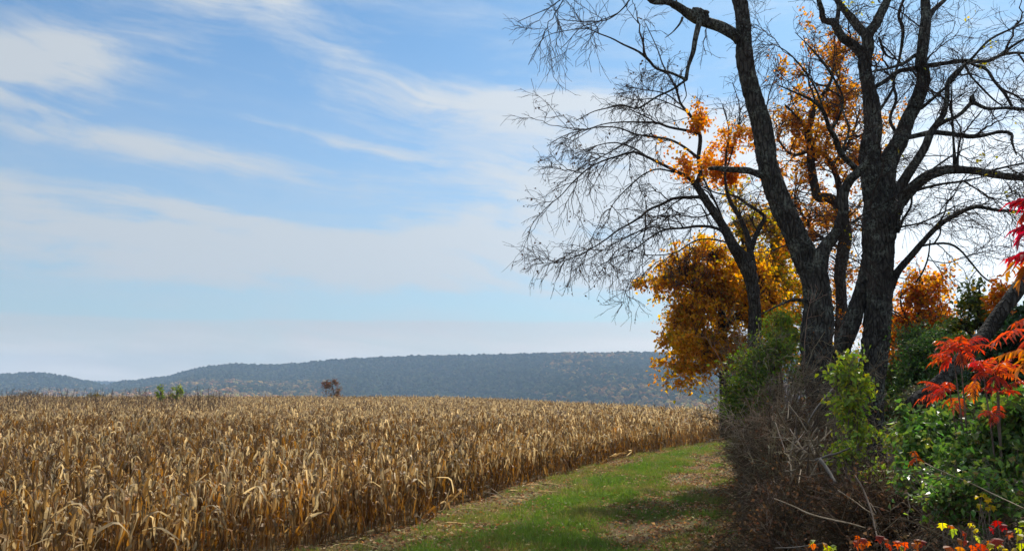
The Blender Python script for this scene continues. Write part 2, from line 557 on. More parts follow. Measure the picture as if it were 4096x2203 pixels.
# ------------------------------------------------------------------ ground
YL = np.array([-60, 10, 20.3, 23.8, 31.5, 36, 41.7, 52, 60, 71, 85, 100, 135, 200, 400])
XLv = np.array([-26, -9.8, -5.9, -3.4, -1.3, 0.2, 2.4, 6.6, 10.6, 17.0, 19.0, 20.5, 22.9, 24, 26])
YR = np.array([-60, 0, 9, 20, 33, 45, 60, 71, 90, 135, 220, 400])
XRv = np.array([-8, -2.6, 1.5, 4.9, 8.3, 11.6, 16.3, 20.4, 23.0, 26.5, 30, 33])


def xl(Y): return np.interp(Y, YL, XLv)
def xr(Y): return np.interp(Y, YR, XRv)


def gz(X, Y):
    X = np.asarray(X, dtype=float); Y = np.asarray(Y, dtype=float)
    z = 1.1 * sm((Y - 60) / 140) * sm((14 - X) / 34)
    zb = np.interp(Y, [-60, 10, 20, 30, 60, 120, 200], [2.1, 2.1, 1.6, 1.15, 0.8, 0.5, 0.2])
    z = z + zb * sm((X - xr(Y)) / 3.6)
    z = z + 0.035 * np.sin(X * 1.7 + 0.6 * Y) + 0.03 * np.sin(Y * 1.1 - 0.8 * X)
    # two worn wheel lines on the track
    u = (X - xl(Y)) / np.maximum(xr(Y) - xl(Y), 0.5)
    z = z - 0.07 * (np.exp(-((u - 0.22) / 0.07) ** 2) + np.exp(-((u - 0.72) / 0.09) ** 2))
    y0 = np.interp(X, [-200, 0, 16, 20, 26, 40], [232, 228, 160, 100, 84, 84])
    z = z - 84 * sm((Y - y0) / 620)
    return z


def build_ground():
    rad = [1.0]
    while rad[-1] < 60: rad.append(rad[-1] * 1.021)
    while rad[-1] < 5300: rad.append(rad[-1] * 1.03)
    rad = np.array(rad)
    az = np.radians(np.concatenate([np.arange(-48, 48, 0.4), np.arange(48, 312, 3)]))
    R, A = np.meshgrid(rad, az, indexing='ij')
    X = R * np.sin(A); Y = R * np.cos(A)
    Z = gz(X, Y)
    V = np.stack([X, Y, Z], -1).reshape(-1, 3)
    nr, na = R.shape
    i = np.arange(nr - 1)[:, None]; j = np.arange(na)[None, :]; j2 = (j + 1) % na
    q = np.stack([i * na + j, i * na + j2, (i + 1) * na + j2, (i + 1) * na + j], -1).reshape(-1, 4)[:, ::-1]
    V = np.vstack([V, [[0, 0, float(gz(0, 0))]]])
    c = len(V) - 1
    jj = np.arange(na)
    tri = np.stack([jj, np.full(na, c), (jj + 1) % na], 1)[:, ::-1]
    u = ((V[:, 0] - xl(V[:, 1])) / np.maximum(xr(V[:, 1]) - xl(V[:, 1]), 0.5))
    me = mesh_np('ground', V, [q, tri], None, None, True, extra={'across': np.clip(u, -1, 3)})
    m, w = mat_new('field_ground')
    geo = w.n('ShaderNodeNewGeometry')
    pos = geo.outputs['Position']
    at = w.n('ShaderNodeAttribute', attribute_name='across').outputs['Fac']
    n1 = w.noise(pos, 0.55, 6, 0.6, 0.4); n2 = w.noise(pos, 3.5, 6, 0.65); n3 = w.noise(pos, 22, 4, 0.7); n4 = w.noise(pos, 70, 3, 0.7)
    uu = w.m('ADD', at, w.m('ADD', w.m('MULTIPLY', w.m('SUBTRACT', n1, 0.5), 0.34), w.m('MULTIPLY', w.m('SUBTRACT', n2, 0.5), 0.42)))
    soil = w.mix(n3, (0.085, 0.052, 0.028), (0.22, 0.145, 0.075))
    grass = w.mix(n3, (0.062, 0.085, 0.02), (0.165, 0.19, 0.048))
    grass = w.mix(w.m('MULTIPLY', w.smooth(n2, 0.35, 0.62), 0.75), tuple(x * 0.6 for x in (0.05, 0.08, 0.02)), grass)
    grass = w.mix(w.smooth(n1, 0.45, 0.65), grass, w.mix(n3, (0.08, 0.085, 0.02), (0.21, 0.19, 0.06)))
    litter = w.mix(n4, (0.055, 0.036, 0.019), (0.20, 0.125, 0.06))
    litter = w.mix(w.smooth(n2, 0.44, 0.60), litter, w.mix(n4, (0.045, 0.055, 0.016), (0.17, 0.15, 0.06)))
    bank = w.mix(n3, (0.025, 0.017, 0.011), (0.085, 0.055, 0.033))
    c = w.mix(w.smooth(uu, 0.08, 0.26), w.mix(w.smooth(n2, 0.35, 0.65), soil, litter), grass)
    c = w.mix(w.smooth(uu, 0.38, 0.60), c, litter)
    rut = w.m('MULTIPLY', w.smooth(w.m('ABSOLUTE', w.m('SUBTRACT', w.m('ADD', at, w.m('MULTIPLY', w.m('SUBTRACT', n2, 0.5), 0.10)), 0.24)), 0.09, 0.015), 0.85)
    c = w.mix(rut, c, litter)
    c = w.mix(w.smooth(uu, 0.98, 1.12), c, bank)
    sepp = w.n('ShaderNodeSeparateXYZ'); w.link(pos, sepp.inputs[0])
    far = w.smooth(sepp.outputs[1], 230, 330)
    vg = w.mix(w.noise(pos, 0.01, 5, 0.6), (0.05, 0.06, 0.02), (0.13, 0.10, 0.04))
    c = w.mix(far, c, vg)
    pb = w.n('ShaderNodeBsdfPrincipled'); w.link(c, pb.inputs['Base Color'])
    pb.inputs['Roughness'].default_value = 0.95; pb.inputs['Specular IOR Level'].default_value = 0.1
    bp = w.n('ShaderNodeBump'); bp.inputs['Strength'].default_value = 0.7; bp.inputs['Distance'].default_value = 0.08
    w.link(w.m('ADD', n3, w.m('MULTIPLY', n2, 0.8)), bp.inputs['Height']); w.link(bp.outputs[0], pb.inputs['Normal'])
    out = w.n('ShaderNodeOutputMaterial'); w.link(pb.outputs[0], out.inputs[0])
    me.materials.append(m)
    o = add_obj('ground', me)
    tag(o, 'ground of the corn field, grassy farm track and brushy bank', 'ground', kind='structure')


build_ground()

# ------------------------------------------------------------------ hills and their woods
S = 1.5907   # the ridge lines below were read on a 2575 pixel wide view


def ridge(pts, Yr):
    t = np.array([(p[0] * S - 2048) / FPX for p in pts])
    h = np.array([P(p[0] * S, p[1] * S, Yr)[2] for p in pts])
    return t * 1.0, h


forest_pts, forest_scl, forest_idx = [], [], []


def vnoise(x, y, seed):
    r_ = np.random.default_rng(seed); s = 0
    for k in range(6):
        f = 2.0 ** (k * 0.55); a = r_.uniform(0, 6.28)
        s = s + np.sin((x * np.cos(a) + y * np.sin(a)) * f + r_.uniform(0, 6.28) + 1.3 * np.sin((x * np.sin(a) - y * np.cos(a)) * f * 0.7)) / f ** 0.6
    return s / 3.0


def build_hill(name, label, pts, Yb, Yr, base_z, seed, tree_gap, rough=95):
    t, h = ridge(pts, Yr)
    h = h - 6
    T = np.linspace(t[0], t[-1], 260)
    U = np.linspace(-0.02, 1.35, 70)
    TT, UU = np.meshgrid(T, U, indexing='ij')

    def height(TT, UU):
        Y = Yb + (Yr - Yb) * UU
        H = np.interp(TT, t, h)
        X = TT * Y
        spur = vnoise(X / 300 + Y / 1300, Y / 1100, seed)
        prof = np.where(UU < 1, np.clip(UU, 0, 1) ** 1.15, 1 - 0.5 * (UU - 1) ** 2)
        prof = np.where(UU < 1, prof * (1 - 0.10 * np.sin(np.clip(UU, 0, 1) * np.pi)), prof)
        z = base_z + (H - base_z) * prof
        z = z + rough * spur * np.sin(np.clip(UU, 0, 1) * np.pi) ** 0.8
        z = z + 2.5 * vnoise(X / 60, Y / 90, seed + 3) * np.clip(UU * 3, 0, 1)
        return np.stack([X, Y, z], -1)
    V = height(TT, UU)
    n, k = TT.shape
    i = np.arange(n - 1)[:, None]; j = np.arange(k - 1)[None, :]
    q = np.stack([i * k + j, (i + 1) * k + j, (i + 1) * k + j + 1, i * k + j + 1], -1).reshape(-1, 4)
    o = add_obj(name, mesh_np(name, V.reshape(-1, 3), q, M_HILL, None, True))
    tag(o, label, 'hill', kind='structure')
    # trees
    area = (t[-1] - t[0]) * 0.5 * (Yb + Yr) * (Yr - Yb) * 1.1
    cnt = int(area / tree_gap ** 2)
    tt = rng.uniform(t[0], t[-1], cnt); uu = rng.uniform(0.0, 1.06, cnt) ** 0.9
    p = height(tt, uu)
    s = rng.uniform(0.7, 1.35, cnt)
    nz = 2.0 * vnoise(p[:, 0] / 300, p[:, 1] / 330, seed + 9) + 0.9 * vnoise(p[:, 0] / 300 + p[:, 1] / 1300, p[:, 1] / 1100, seed) + 0.28 * rng.standard_normal(cnt) - 2.0 * (uu - 0.30) + 2.2 * np.clip(tt, -0.1, 0.35)  # spur term picks darker crowns in the ravines, standing in for their shade
    idx = np.where(nz < -0.1, rng.integers(0, 4, cnt), np.where(nz < 0.55, rng.integers(2, 8, cnt), rng.integers(5, 12, cnt)))
    p[:, 2] += 2.0 * s
    forest_pts.append(p)
    forest_scl.append(np.stack([s * rng.uniform(0.9, 1.2, cnt), s * rng.uniform(0.9, 1.2, cnt), s * rng.uniform(0.9, 1.25, cnt)], 1))
    forest_idx.append(idx)


M_HILL = plain_material('hill_floor', (0.045, 0.04, 0.02), (0.09, 0.065, 0.03), 0.02)
build_hill('hill', 'wooded hill at the left end of the skyline', [(-900, 985), (-500, 968), (-200, 950), (0, 942), (60, 940), (120, 941), (170, 948), (215, 958), (260, 967), (310, 982), (345, 1000)],
           1500, 2900, -80, 3, 12, 10)
build_hill('hill', 'low far ridge in the gap between two wooded hills', [(60, 1000), (150, 968), (200, 961), (240, 960), (320, 961), (400, 962), (520, 980), (700, 1000)],
           3400, 4700, -60, 5, 18, 8)
build_hill('hill', 'long wooded autumn hill behind the corn field', [(240, 1000), (290, 966), (325, 961), (360, 957), (430, 948), (470, 936), (530, 923), (600, 917), (640, 919), (690, 919), (760, 914), (850, 906), (940, 901), (1030, 897), (1200, 894),
            (1300, 892), (1450, 889), (1640, 888), (1690, 887), (1850, 886), (2100, 889), (2400, 896), (2800, 905), (3300, 915)],
           1000, 3000, -82, 11, 10.5, 30)


def crown_proto(k, colr):
    r_ = np.random.default_rng(100 + k)
    import bmesh
    bm = bmesh.new(); bmesh.ops.create_icosphere(bm, subdivisions=2, radius=1.0)
    v = np.array([x.co[:] for x in bm.verts]); f = np.array([[x.index for x in fc.verts] for fc in bm.faces]); bm.free()
    n = np.zeros(len(v))
    for _ in range(5):
        d = r_.standard_normal(3); d /= np.linalg.norm(d)
        n += np.sin(v @ d * r_.uniform(3, 6) + r_.uniform(0, 6))
    v = v * (1 + 0.10 * n + 0.08 * r_.standard_normal(len(v)))[:, None]
    v = v * np.array([5.0, 5.0, 5.2]) + np.array([0, 0, 2.5])
    c = np.array(colr) * np.exp(r_.normal(0, 0.16, (len(v), 1)))
    return mesh_np('forest_crown_%d' % k, v, f, M_FOREST, c, False)


FC = [(0.028, 0.048, 0.022), (0.036, 0.059, 0.022), (0.056, 0.073, 0.028), (0.084, 0.084, 0.034), (0.140, 0.119, 0.042), (0.196, 0.119, 0.049),
      (0.252, 0.140, 0.049), (0.308, 0.210, 0.063), (0.392, 0.210, 0.056), (0.448, 0.280, 0.070), (0.364, 0.336, 0.098), (0.420, 0.182, 0.070)]
fp = np.concatenate(forest_pts)
fo = gn_scatter('forest', fp, np.stack([np.zeros(len(fp)), np.zeros(len(fp)), rng.uniform(0, 6.28, len(fp))], 1),
                np.concatenate(forest_scl), np.concatenate(forest_idx), [crown_proto(k, c) for k, c in enumerate(FC)])
tag(fo, 'hazy mixed autumn woods covering the distant hills', 'forest', kind='stuff')

# ------------------------------------------------------------------ corn
def corn_leaf(h, phi, L, W, a0, a1, brk, cs, r_, colr):
    """an arching, drying leaf strip: starts at height h, bearing phi, from angle a0 to a1 (radians above level)"""
    K = 8
    s = np.linspace(0, 1, K)
    ang = a0 + (a1 - a0) * sm((s - brk * 0.4) / 0.34)
    dx = np.cos(ang) * L / (K - 1); dz = np.sin(ang) * L / (K - 1)
    x = np.concatenate([[0], np.cumsum(dx[:-1])]) + 0.008; z = h + np.concatenate([[0], np.cumsum(dz[:-1])])
    tw = cs * s ** 1.5
    wd = W * np.minimum(1, 0.55 + 2.2 * s) * (1 - s ** 2.2) ** 0.8 * (1 + 0.12 * r_.standard_normal(K)) + 0.004
    yo = 0.022 * np.cumsum(r_.standard_normal(K)) * s
    fold = r_.uniform(0.25, 0.7)
    nx, nz_ = -np.sin(ang), np.cos(ang)
    v = []
    for k in range(K):
        c = np.array([x[k], yo[k], z[k]]); n = np.array([nx[k], 0, nz_[k]]); sd = np.array([0, 1.0, 0])
        sd2 = sd * math.cos(tw[k]) + n * math.sin(tw[k]); n2 = n * math.cos(tw[k]) - sd * math.sin(tw[k])
        v += [c - sd2 * wd[k] * 0.5 + n2 * wd[k] * fold * 0.5, c, c + sd2 * wd[k] * 0.5 + n2 * wd[k] * fold * r_.uniform(0.2, 0.6)]
    v = np.array(v)
    cp, sp = math.cos(phi), math.sin(phi)
    v = np.stack([v[:, 0] * cp - v[:, 1] * sp, v[:, 0] * sp + v[:, 1] * cp, v[:, 2]], 1)
    f = []
    for k in range(K - 1):
        o = k * 3
        f += [[o, o + 1, o + 4, o + 3], [o + 1, o + 2, o + 5, o + 4]]
    shade = 1 + 0.10 * r_.standard_normal(len(v))
    return v, np.array(f), np.array(colr)[None, :] * shade[:, None]


C_PALE, C_TAN, C_BRN, C_ORG = np.array([0.50, 0.385, 0.225]), np.array([0.34, 0.22, 0.105]), np.array([0.17, 0.102, 0.046]), np.array([0.34, 0.18, 0.065])


def corn_variant(k, light=False):
    r_ = np.random.default_rng(500 + k)
    H = r_.uniform(1.45, 1.95)
    parts = []
    s = np.linspace(0, 1, 6)
    lean = r_.normal(0, 0.09, 2)
    pth = np.stack([lean[0] * s ** 2, lean[1] * s ** 2, H * s], 1)
    v, q = tubes(pth[None], (0.013 * (1 - 0.62 * s))[None], 5)
    parts.append(('stalk', v, q, (C_BRN * 1.1 + C_ORG * 0.35)[None, :] * np.exp(r_.normal(0, 0.15, (len(v), 1)))))
    phi = r_.uniform(0, 6.28)
    nl = int(r_.integers(7, 10))
    if light: nl = 7
    for i in range(nl):
        f = i / (nl - 1)
        h = H * (0.16 + 0.82 * f)
        phi += math.pi + r_.normal(0, 0.7)
        L = r_.uniform(0.40, 0.80)
        W = r_.uniform(0.045, 0.098) * (1.2 if light else 1.0)
        if f < 0.45:
            a0, a1, b = r_.uniform(-1.0, 1.0), r_.uniform(-1.62, -1.48), r_.uniform(-0.2, 0.2)
            if r_.random() < 0.25: a0, a1 = 1.45, r_.uniform(1.2, 1.5)
            cl = C_ORG * r_.uniform(0.4, 1.1) if r_.random() < 0.45 else C_TAN * r_.uniform(0.4, 1.0)
        else:
            q_ = r_.random()
            if q_ < 0.62:      # rises a little, then folds over and hangs
                a0, a1, b = r_.uniform(0.9, 1.45), r_.uniform(-1.62, -1.42), r_.uniform(-0.3, 0.30)
            elif q_ < 0.80:    # arch
                a0, a1, b = r_.uniform(0.9, 1.4), r_.uniform(-1.45, -0.9), r_.uniform(0.2, 0.8)
            elif q_ < 0.9:     # upright blade
                a0, a1, b = r_.uniform(1.3, 1.5), r_.uniform(0.8, 1.4), 0.5; L *= 0.7
            else:              # broken, sticking out
                a0, a1, b = r_.uniform(0.1, 1.0), r_.uniform(-0.9, 0.4), r_.uniform(0.1, 0.9)
            q_ = r_.random()
            cl = C_PALE * r_.uniform(0.75, 1.25) if q_ < 0.33 else C_TAN * r_.uniform(0.5, 1.1) if q_ < 0.66 else C_ORG * r_.uniform(0.6, 1.1) if q_ < 0.80 else C_BRN * r_.uniform(0.7, 1.4)
        v, fc, c = corn_leaf(h, phi, L, W, a0, a1, b, r_.normal(0, 0.7), r_, cl)
        v[:, :2] += (lean * (h / H) ** 2)
        parts.append(('leaf', v, fc, c))
    if r_.random() < 0.6:
        h = H * r_.uniform(0.40, 0.62); ph = r_.uniform(0, 6.28)
        t = np.linspace(0, 1, 7)
        rr = 0.042 * np.array([0.35, 0.8, 1.0, 1.0, 0.85, 0.55, 0.12])
        dr = np.array([math.cos(ph) * 0.5, math.sin(ph) * 0.5, -0.85 if r_.random() < 0.7 else 0.6])
        pth = np.array([math.cos(ph) * 0.03, math.sin(ph) * 0.03, h])[None] + dr[None] * (t * r_.uniform(0.2, 0.28))[:, None]
        v, q = tubes(pth[None], rr[None], 7)
        parts.append(('ear', v, q, (C_PALE * 0.85)[None, :] * np.exp(r_.normal(0, 0.15, (len(v), 1)))))
    if r_.random() < 0.6:
        n = 5
        d = norm(np.stack([r_.normal(0, 0.4, n), r_.normal(0, 0.4, n), np.ones(n)], 1))
        t = np.linspace(0, 1, 4)
        pth = np.array([lean[0], lean[1], H])[None, None] + d[:, None, :] * (t * 0.26)[None, :, None] - np.array([0, 0, 1])[None, None] * (0.06 * t ** 2)[None, :, None]
        v, q = tubes(pth, np.full((n, 4), 0.0055), 3)
        parts.append(('tassel', v, q, (C_BRN)[None, :] * np.ones((len(v), 1))))
    return parts


def joined_mesh(name, parts, mat):
    vs = np.concatenate([p[1] for p in parts]); cs = np.concatenate([p[3] for p in parts])
    o, fs = 0, []
    for p in parts:
        fs.append(p[2] + o); o += len(p[1])
    return mesh_np(name, vs, fs, mat, cs, False)


def build_corn():
    NV = 14
    variants = [corn_variant(k) for k in range(NV)]
    lights = [corn_variant(50 + k, True) for k in range(8)]
    part_meshes = [[(p[0], mesh_np('corn_' + p[0], p[1], p[2], M_CORN, p[3])) for p in v] for v in variants]
    protos = [joined_mesh('corn_%d' % k, v, M_CORN) for k, v in enumerate(variants)] + [joined_mesh('far_corn_%d' % k, v, M_CORN) for k, v in enumerate(lights)]
    X, Y = [], []
    for (ya, yb, step) in ((11.5, 48, 0.215), (48, 110, 0.27), (110, 222, 0.42)):
        yy = np.arange(ya, yb, step)
        for r in range(0, 260):
            off = 0.05 + 0.72 * r
            x = xl(yy) - off * (1 + 0.1 * 0)
            y = yy + rng.normal(0, 0.05, len(yy))
            keep = (x > -0.66 * y - 5)
            if not keep.any(): break
            X.append(x[keep] + rng.normal(0, 0.05, keep.sum())); Y.append(y[keep])
    X = np.concatenate(X); Y = np.concatenate(Y)
    keep = rng.random(len(X)) > 0.06
    X, Y = X[keep], Y[keep]
    Z = gz(X, Y) - 0.02
    n = len(X)
    rz = rng.uniform(0, 6.28, n); rx = rng.normal(0, 0.10, n); ry = rng.normal(0, 0.10, n)
    fallen = rng.random(n) < 0.05
    rx = np.where(fallen, rng.normal(0, 0.55, n), rx); ry = np.where(fallen, rng.normal(0, 0.55, n), ry)
    sc = np.clip(rng.normal(1.06, 0.11, n), 0.75, 1.4) * (1 + 0.06 * np.sin(X * 0.21 + 1.0) * np.sin(Y * 0.13))
    # nearest plants that stand well inside the picture are built leaf by leaf
    dist = np.hypot(X, Y)
    px = X / Y * FPX
    top = (CAMZ - 1.2 - Z) / Y * FPX
    inside = (px > -2030) & (px < 2030) & (top < 560)
    order = np.argsort(np.where(inside, dist, 1e9))[:300]
    chosen = np.zeros(n, bool); chosen[order] = True
    for k, i in enumerate(order):
        vi = int(rng.integers(0, NV))
        root = empty('corn_plant', (X[i], Y[i], Z[i]))
        root.rotation_euler = (rx[i], ry[i], rz[i])
        root.scale = (sc[i],) * 3
        tag(root, 'dry tan corn plant with drooping leaves in the rows nearest the viewer', 'corn plant', 'corn plants in the nearest rows')
        for nm, me in part_meshes[vi]:
            o = bpy.data.objects.new(nm, me); col.objects.link(o); o.parent = root
    r = ~chosen
    idx = np.where(Y[r] < 60, rng.integers(0, NV, r.sum()), rng.integers(NV, NV + 8, r.sum()))
    o = gn_scatter('corn_field', np.stack([X, Y, Z], 1)[r], np.stack([rx, ry, rz], 1)[r], np.repeat(sc[r][:, None], 3, 1), idx, protos)
    tag(o, 'wide field of dry standing corn stretching to the hills', 'corn field', kind='stuff')
    print('corn', n)
    return variants


corn_vars = build_corn()

# ------------------------------------------------------------------ trees
def P4(pts, d, dd=0.0):
    """pixel polyline (x, y, width) to (x,y,z,r); the depth drifts by dd from start to end"""
    n = len(pts)
    out = []
    for i, (x, y, w) in enumerate(pts):
        di = d + dd * (i / max(1, n - 1)) ** 1.2
        p = P(x, y, di)
        out.append([*p, WPX(w, di) * 0.5])
    return np.array(out)


class Tree:
    def __init__(self, name, label, cat, base, bark):
        self.root = empty(name, base)
        tag(self.root, label, cat)
        self.bark = bark
        self.limbs = []
        self.k = int(abs(base[0] * 100)) + 7

    def trunk(self, p4, sides=30, step=0.12, name='trunk', rough=0.08, ridges=0.045, shoots=0):
        L = np.linalg.norm(np.diff(p4[:, :3], axis=0), axis=1).sum()
        r = catmull(p4, max(8, int(L / step)))
        self.k += 1
        v, f = thick_limb(r, sides, rough, ridges, self.k)
        part(name, v, f, self.bark, self.root, smooth=True)
        if shoots:
            self.limbs.append((r[int(len(r) * 0.3):], shoots, L * 0.7))
        return r

    def limb(self, p4, twig=1.0, sides=10, name='limb', wob=0.0):
        L = np.linalg.norm(np.diff(p4[:, :3], axis=0), axis=1).sum()
        r = catmull(p4, max(8, int(L / 0.16)))
        self.k += 1
        v, f = thick_limb(r, sides, 0.10, 0.05, self.k)
        part(name, v, f, self.bark, self.root, smooth=True)
        self.limbs.append((r, twig, L))
        return r

    def twigs(self, n2=2.2, L2=(0.6, 2.6), L3=(0.25, 1.3), L4=(0.15, 0.65), droop=0.25, tlo=0.12, n3=6, n4=2, r2=0.017, r3=0.010, r4=0.0068, mat=None, ang=(18, 70)):
        P_ = np.stack([resample(l[0][None, :, :3], 24)[0] for l in self.limbs])
        R_ = np.stack([resample(l[0][None, :, 3:], 24)[0, :, 0] for l in self.limbs])
        cnt = np.array([max(1, int(l[2] * n2 * l[1])) if l[1] > 0 else 0 for l in self.limbs])
        bend = (0, 0, -droop)
        a0, a0r = sprout(P_, R_, np.maximum(0, (cnt * 0.11 + rng.random(len(cnt))).astype(int)) * (cnt > 0), 0.1, 0.85, (L2[1] * 0.6, L2[1] * 1.35), (25, 60), 12, 0.038, 0.011, bend, 0.05, (0, 0, 0.2), 0.45)
        P_ = np.concatenate([P_, resample(a0, 24)]); R_ = np.concatenate([R_, resample(a0r[..., None], 24)[..., 0]])
        cnt = np.concatenate([(cnt * 0.55).astype(int), np.full(len(a0), 4)])
        a, ar = sprout(P_, R_, cnt, tlo, 1.0, L2, ang, 8, r2, r3 * 0.75, bend, 0.075, (0, 0, 0.15), 0.55)
        b, br = sprout(a, ar, np.full(len(a), n3), 0.12, 1.0, L3, (15, 62), 6, r3, r4, (0, 0, -droop * 0.9), 0.065, (0, 0, 0.1), 0.35)
        c, cr = sprout(b, br, np.full(len(b), n4), 0.2, 1.0, L4, (15, 60), 4, r4, r4 * 0.7, (0, 0, -droop * 0.7), 0.065, (0, 0, 0.1), 0.2)
        vf = join(tubes(a0, a0r, 5), tubes(a, ar, 4), tubes(b, br, 3), tubes(c, cr, 3))
        o = part('twigs', vf[0], vf[1], mat or M_TWIG, self.root, kind='stuff')
        return a, b, c

    def leaves(self, tips, n, size, palette, mat, spread=0.08, hang=0.6, name='leaves', jit=0.18):
        """leaves set on twig paths"""
        N, K, _ = tips.shape
        i = rng.integers(0, N, n); k = rng.integers(1, K, n)
        pos = tips[i, k] + rng.normal(0, spread, (n, 3))
        v, f, c = leaf_set(pos, size, palette, hang, jit)
        return part(name, v, f, mat, self.root, c, kind='stuff')


def leaf_set(pos, size, palette, hang=0.6, jit=0.18, ratio=(0.5, 0.8)):
    n = len(pos)
    ax = norm(rng.standard_normal((n, 3)) * np.array([1, 1, 0.6]) + np.array([0, 0, -hang]))
    nr = norm(rng.standard_normal((n, 3)) * 0.8 + np.array([0, 0, 0.7]))
    ln = rng.uniform(size[0], size[1], n); wd = ln * rng.uniform(ratio[0], ratio[1], n)
    v, f = leaf_cards(pos, ax, nr, ln, wd)
    return v, f, np.repeat(pick_cols(n, palette, jit), 5, axis=0)


def ell_clusters(ells, n, d_spread, shell=0.5):
    """cluster centres scattered round pixel ellipses (cx,cy,rx,ry,d,weight) given real depth: lumpy, thinning outwards"""
    w = np.array([e[5] for e in ells], float); w /= w.sum()
    k = rng.choice(len(ells), n, p=w)
    out = np.zeros((n, 3))
    lump = [[norm(rng.standard_normal(3)) for _ in range(7)] for _ in ells]
    for i in range(n):
        e = ells[k[i]]
        u = rng.standard_normal(3); u /= np.linalg.norm(u)
        f = 0.78 + 0.42 * max(max(0.0, float(u @ q)) ** 6 for q in lump[k[i]])
        r = f * min(1.15, abs(rng.normal(0, 0.56)) + 0.12)
        c = P(e[0], e[1], e[4])
        out[i] = c + u * r * np.array([WPX(e[2], e[4]), WPX(0.5 * (e[2] + e[3]), e[4]) * d_spread, WPX(e[3], e[4])])
    return out


def crown(root, starts, centres, per, crad, size, palette, mat, hang=0.6, flat=0.4, twigmat=None, tw_r=0.02, jit=0.18, fill=1.0):
    """branchlets from the nearest point of 'starts' to each cluster, and the leaves of the cluster"""
    st = np.asarray(starts)
    n = len(centres)
    d2 = ((centres[:, None, :2] - st[None, :, :2]) ** 2).sum(-1) + (np.maximum(0, st[None, :, 2] - centres[:, None, 2] + 0.6)) ** 2 * 2 + (centres[:, None, 2] - st[None, :, 2]) ** 2 * 0.5
    s0 = st[d2.argmin(1)]
    t = np.linspace(0, 1, 7)[None, :, None]
    mid = np.zeros((n, 1, 3)); mid[..., 2] = 0.15 * np.linalg.norm(centres - s0, axis=1)[:, None]
    pth = s0[:, None] * (1 - t) + centres[:, None] * t + mid * 4 * t * (1 - t) + np.cumsum(rng.standard_normal((n, 7, 3)) * 0.05, 1) * t
    rad = tw_r * (1 - 0.75 * t[0, :, 0])[None, :] * rng.uniform(0.6, 1.2, (n, 1))
    tw, tr = sprout(pth, rad, np.full(n, 6), 0.45, 1.0, (crad * 0.6, crad * 1.3), (25, 70), 4, tw_r * 0.4, tw_r * 0.2, (0, 0, -0.15), 0.06)
    vf = join(tubes(pth, rad, 4), tubes(tw, tr, 3))
    part('branchlets', vf[0], vf[1], twigmat or M_TWIG, root, kind='stuff')
    m = int(n * per)
    half = int(m * 0.6)
    wt = rng.gamma(1.3, 1.0, n); wt /= wt.sum()
    i = rng.choice(n, m, p=wt)
    pos = centres[i] + rng.normal(0, 0.5, (m, 3)) * crad * np.array([1, 1, flat])
    j = i[:half] * 6 + rng.integers(0, 6, half); kk = rng.integers(1, 4, half)
    pos[:half] = tw[j, kk] + rng.normal(0, 0.05 + 0.05 * crad, (half, 3))
    v, f, c = leaf_set(pos, size, palette, hang, jit)
    part('leaves', v, f, mat, root, c, kind='stuff')


def base_at(px, d, py=1700):
    p = P(px, py, d)
    return (p[0], p[1], float(gz(p[0], p[1])))


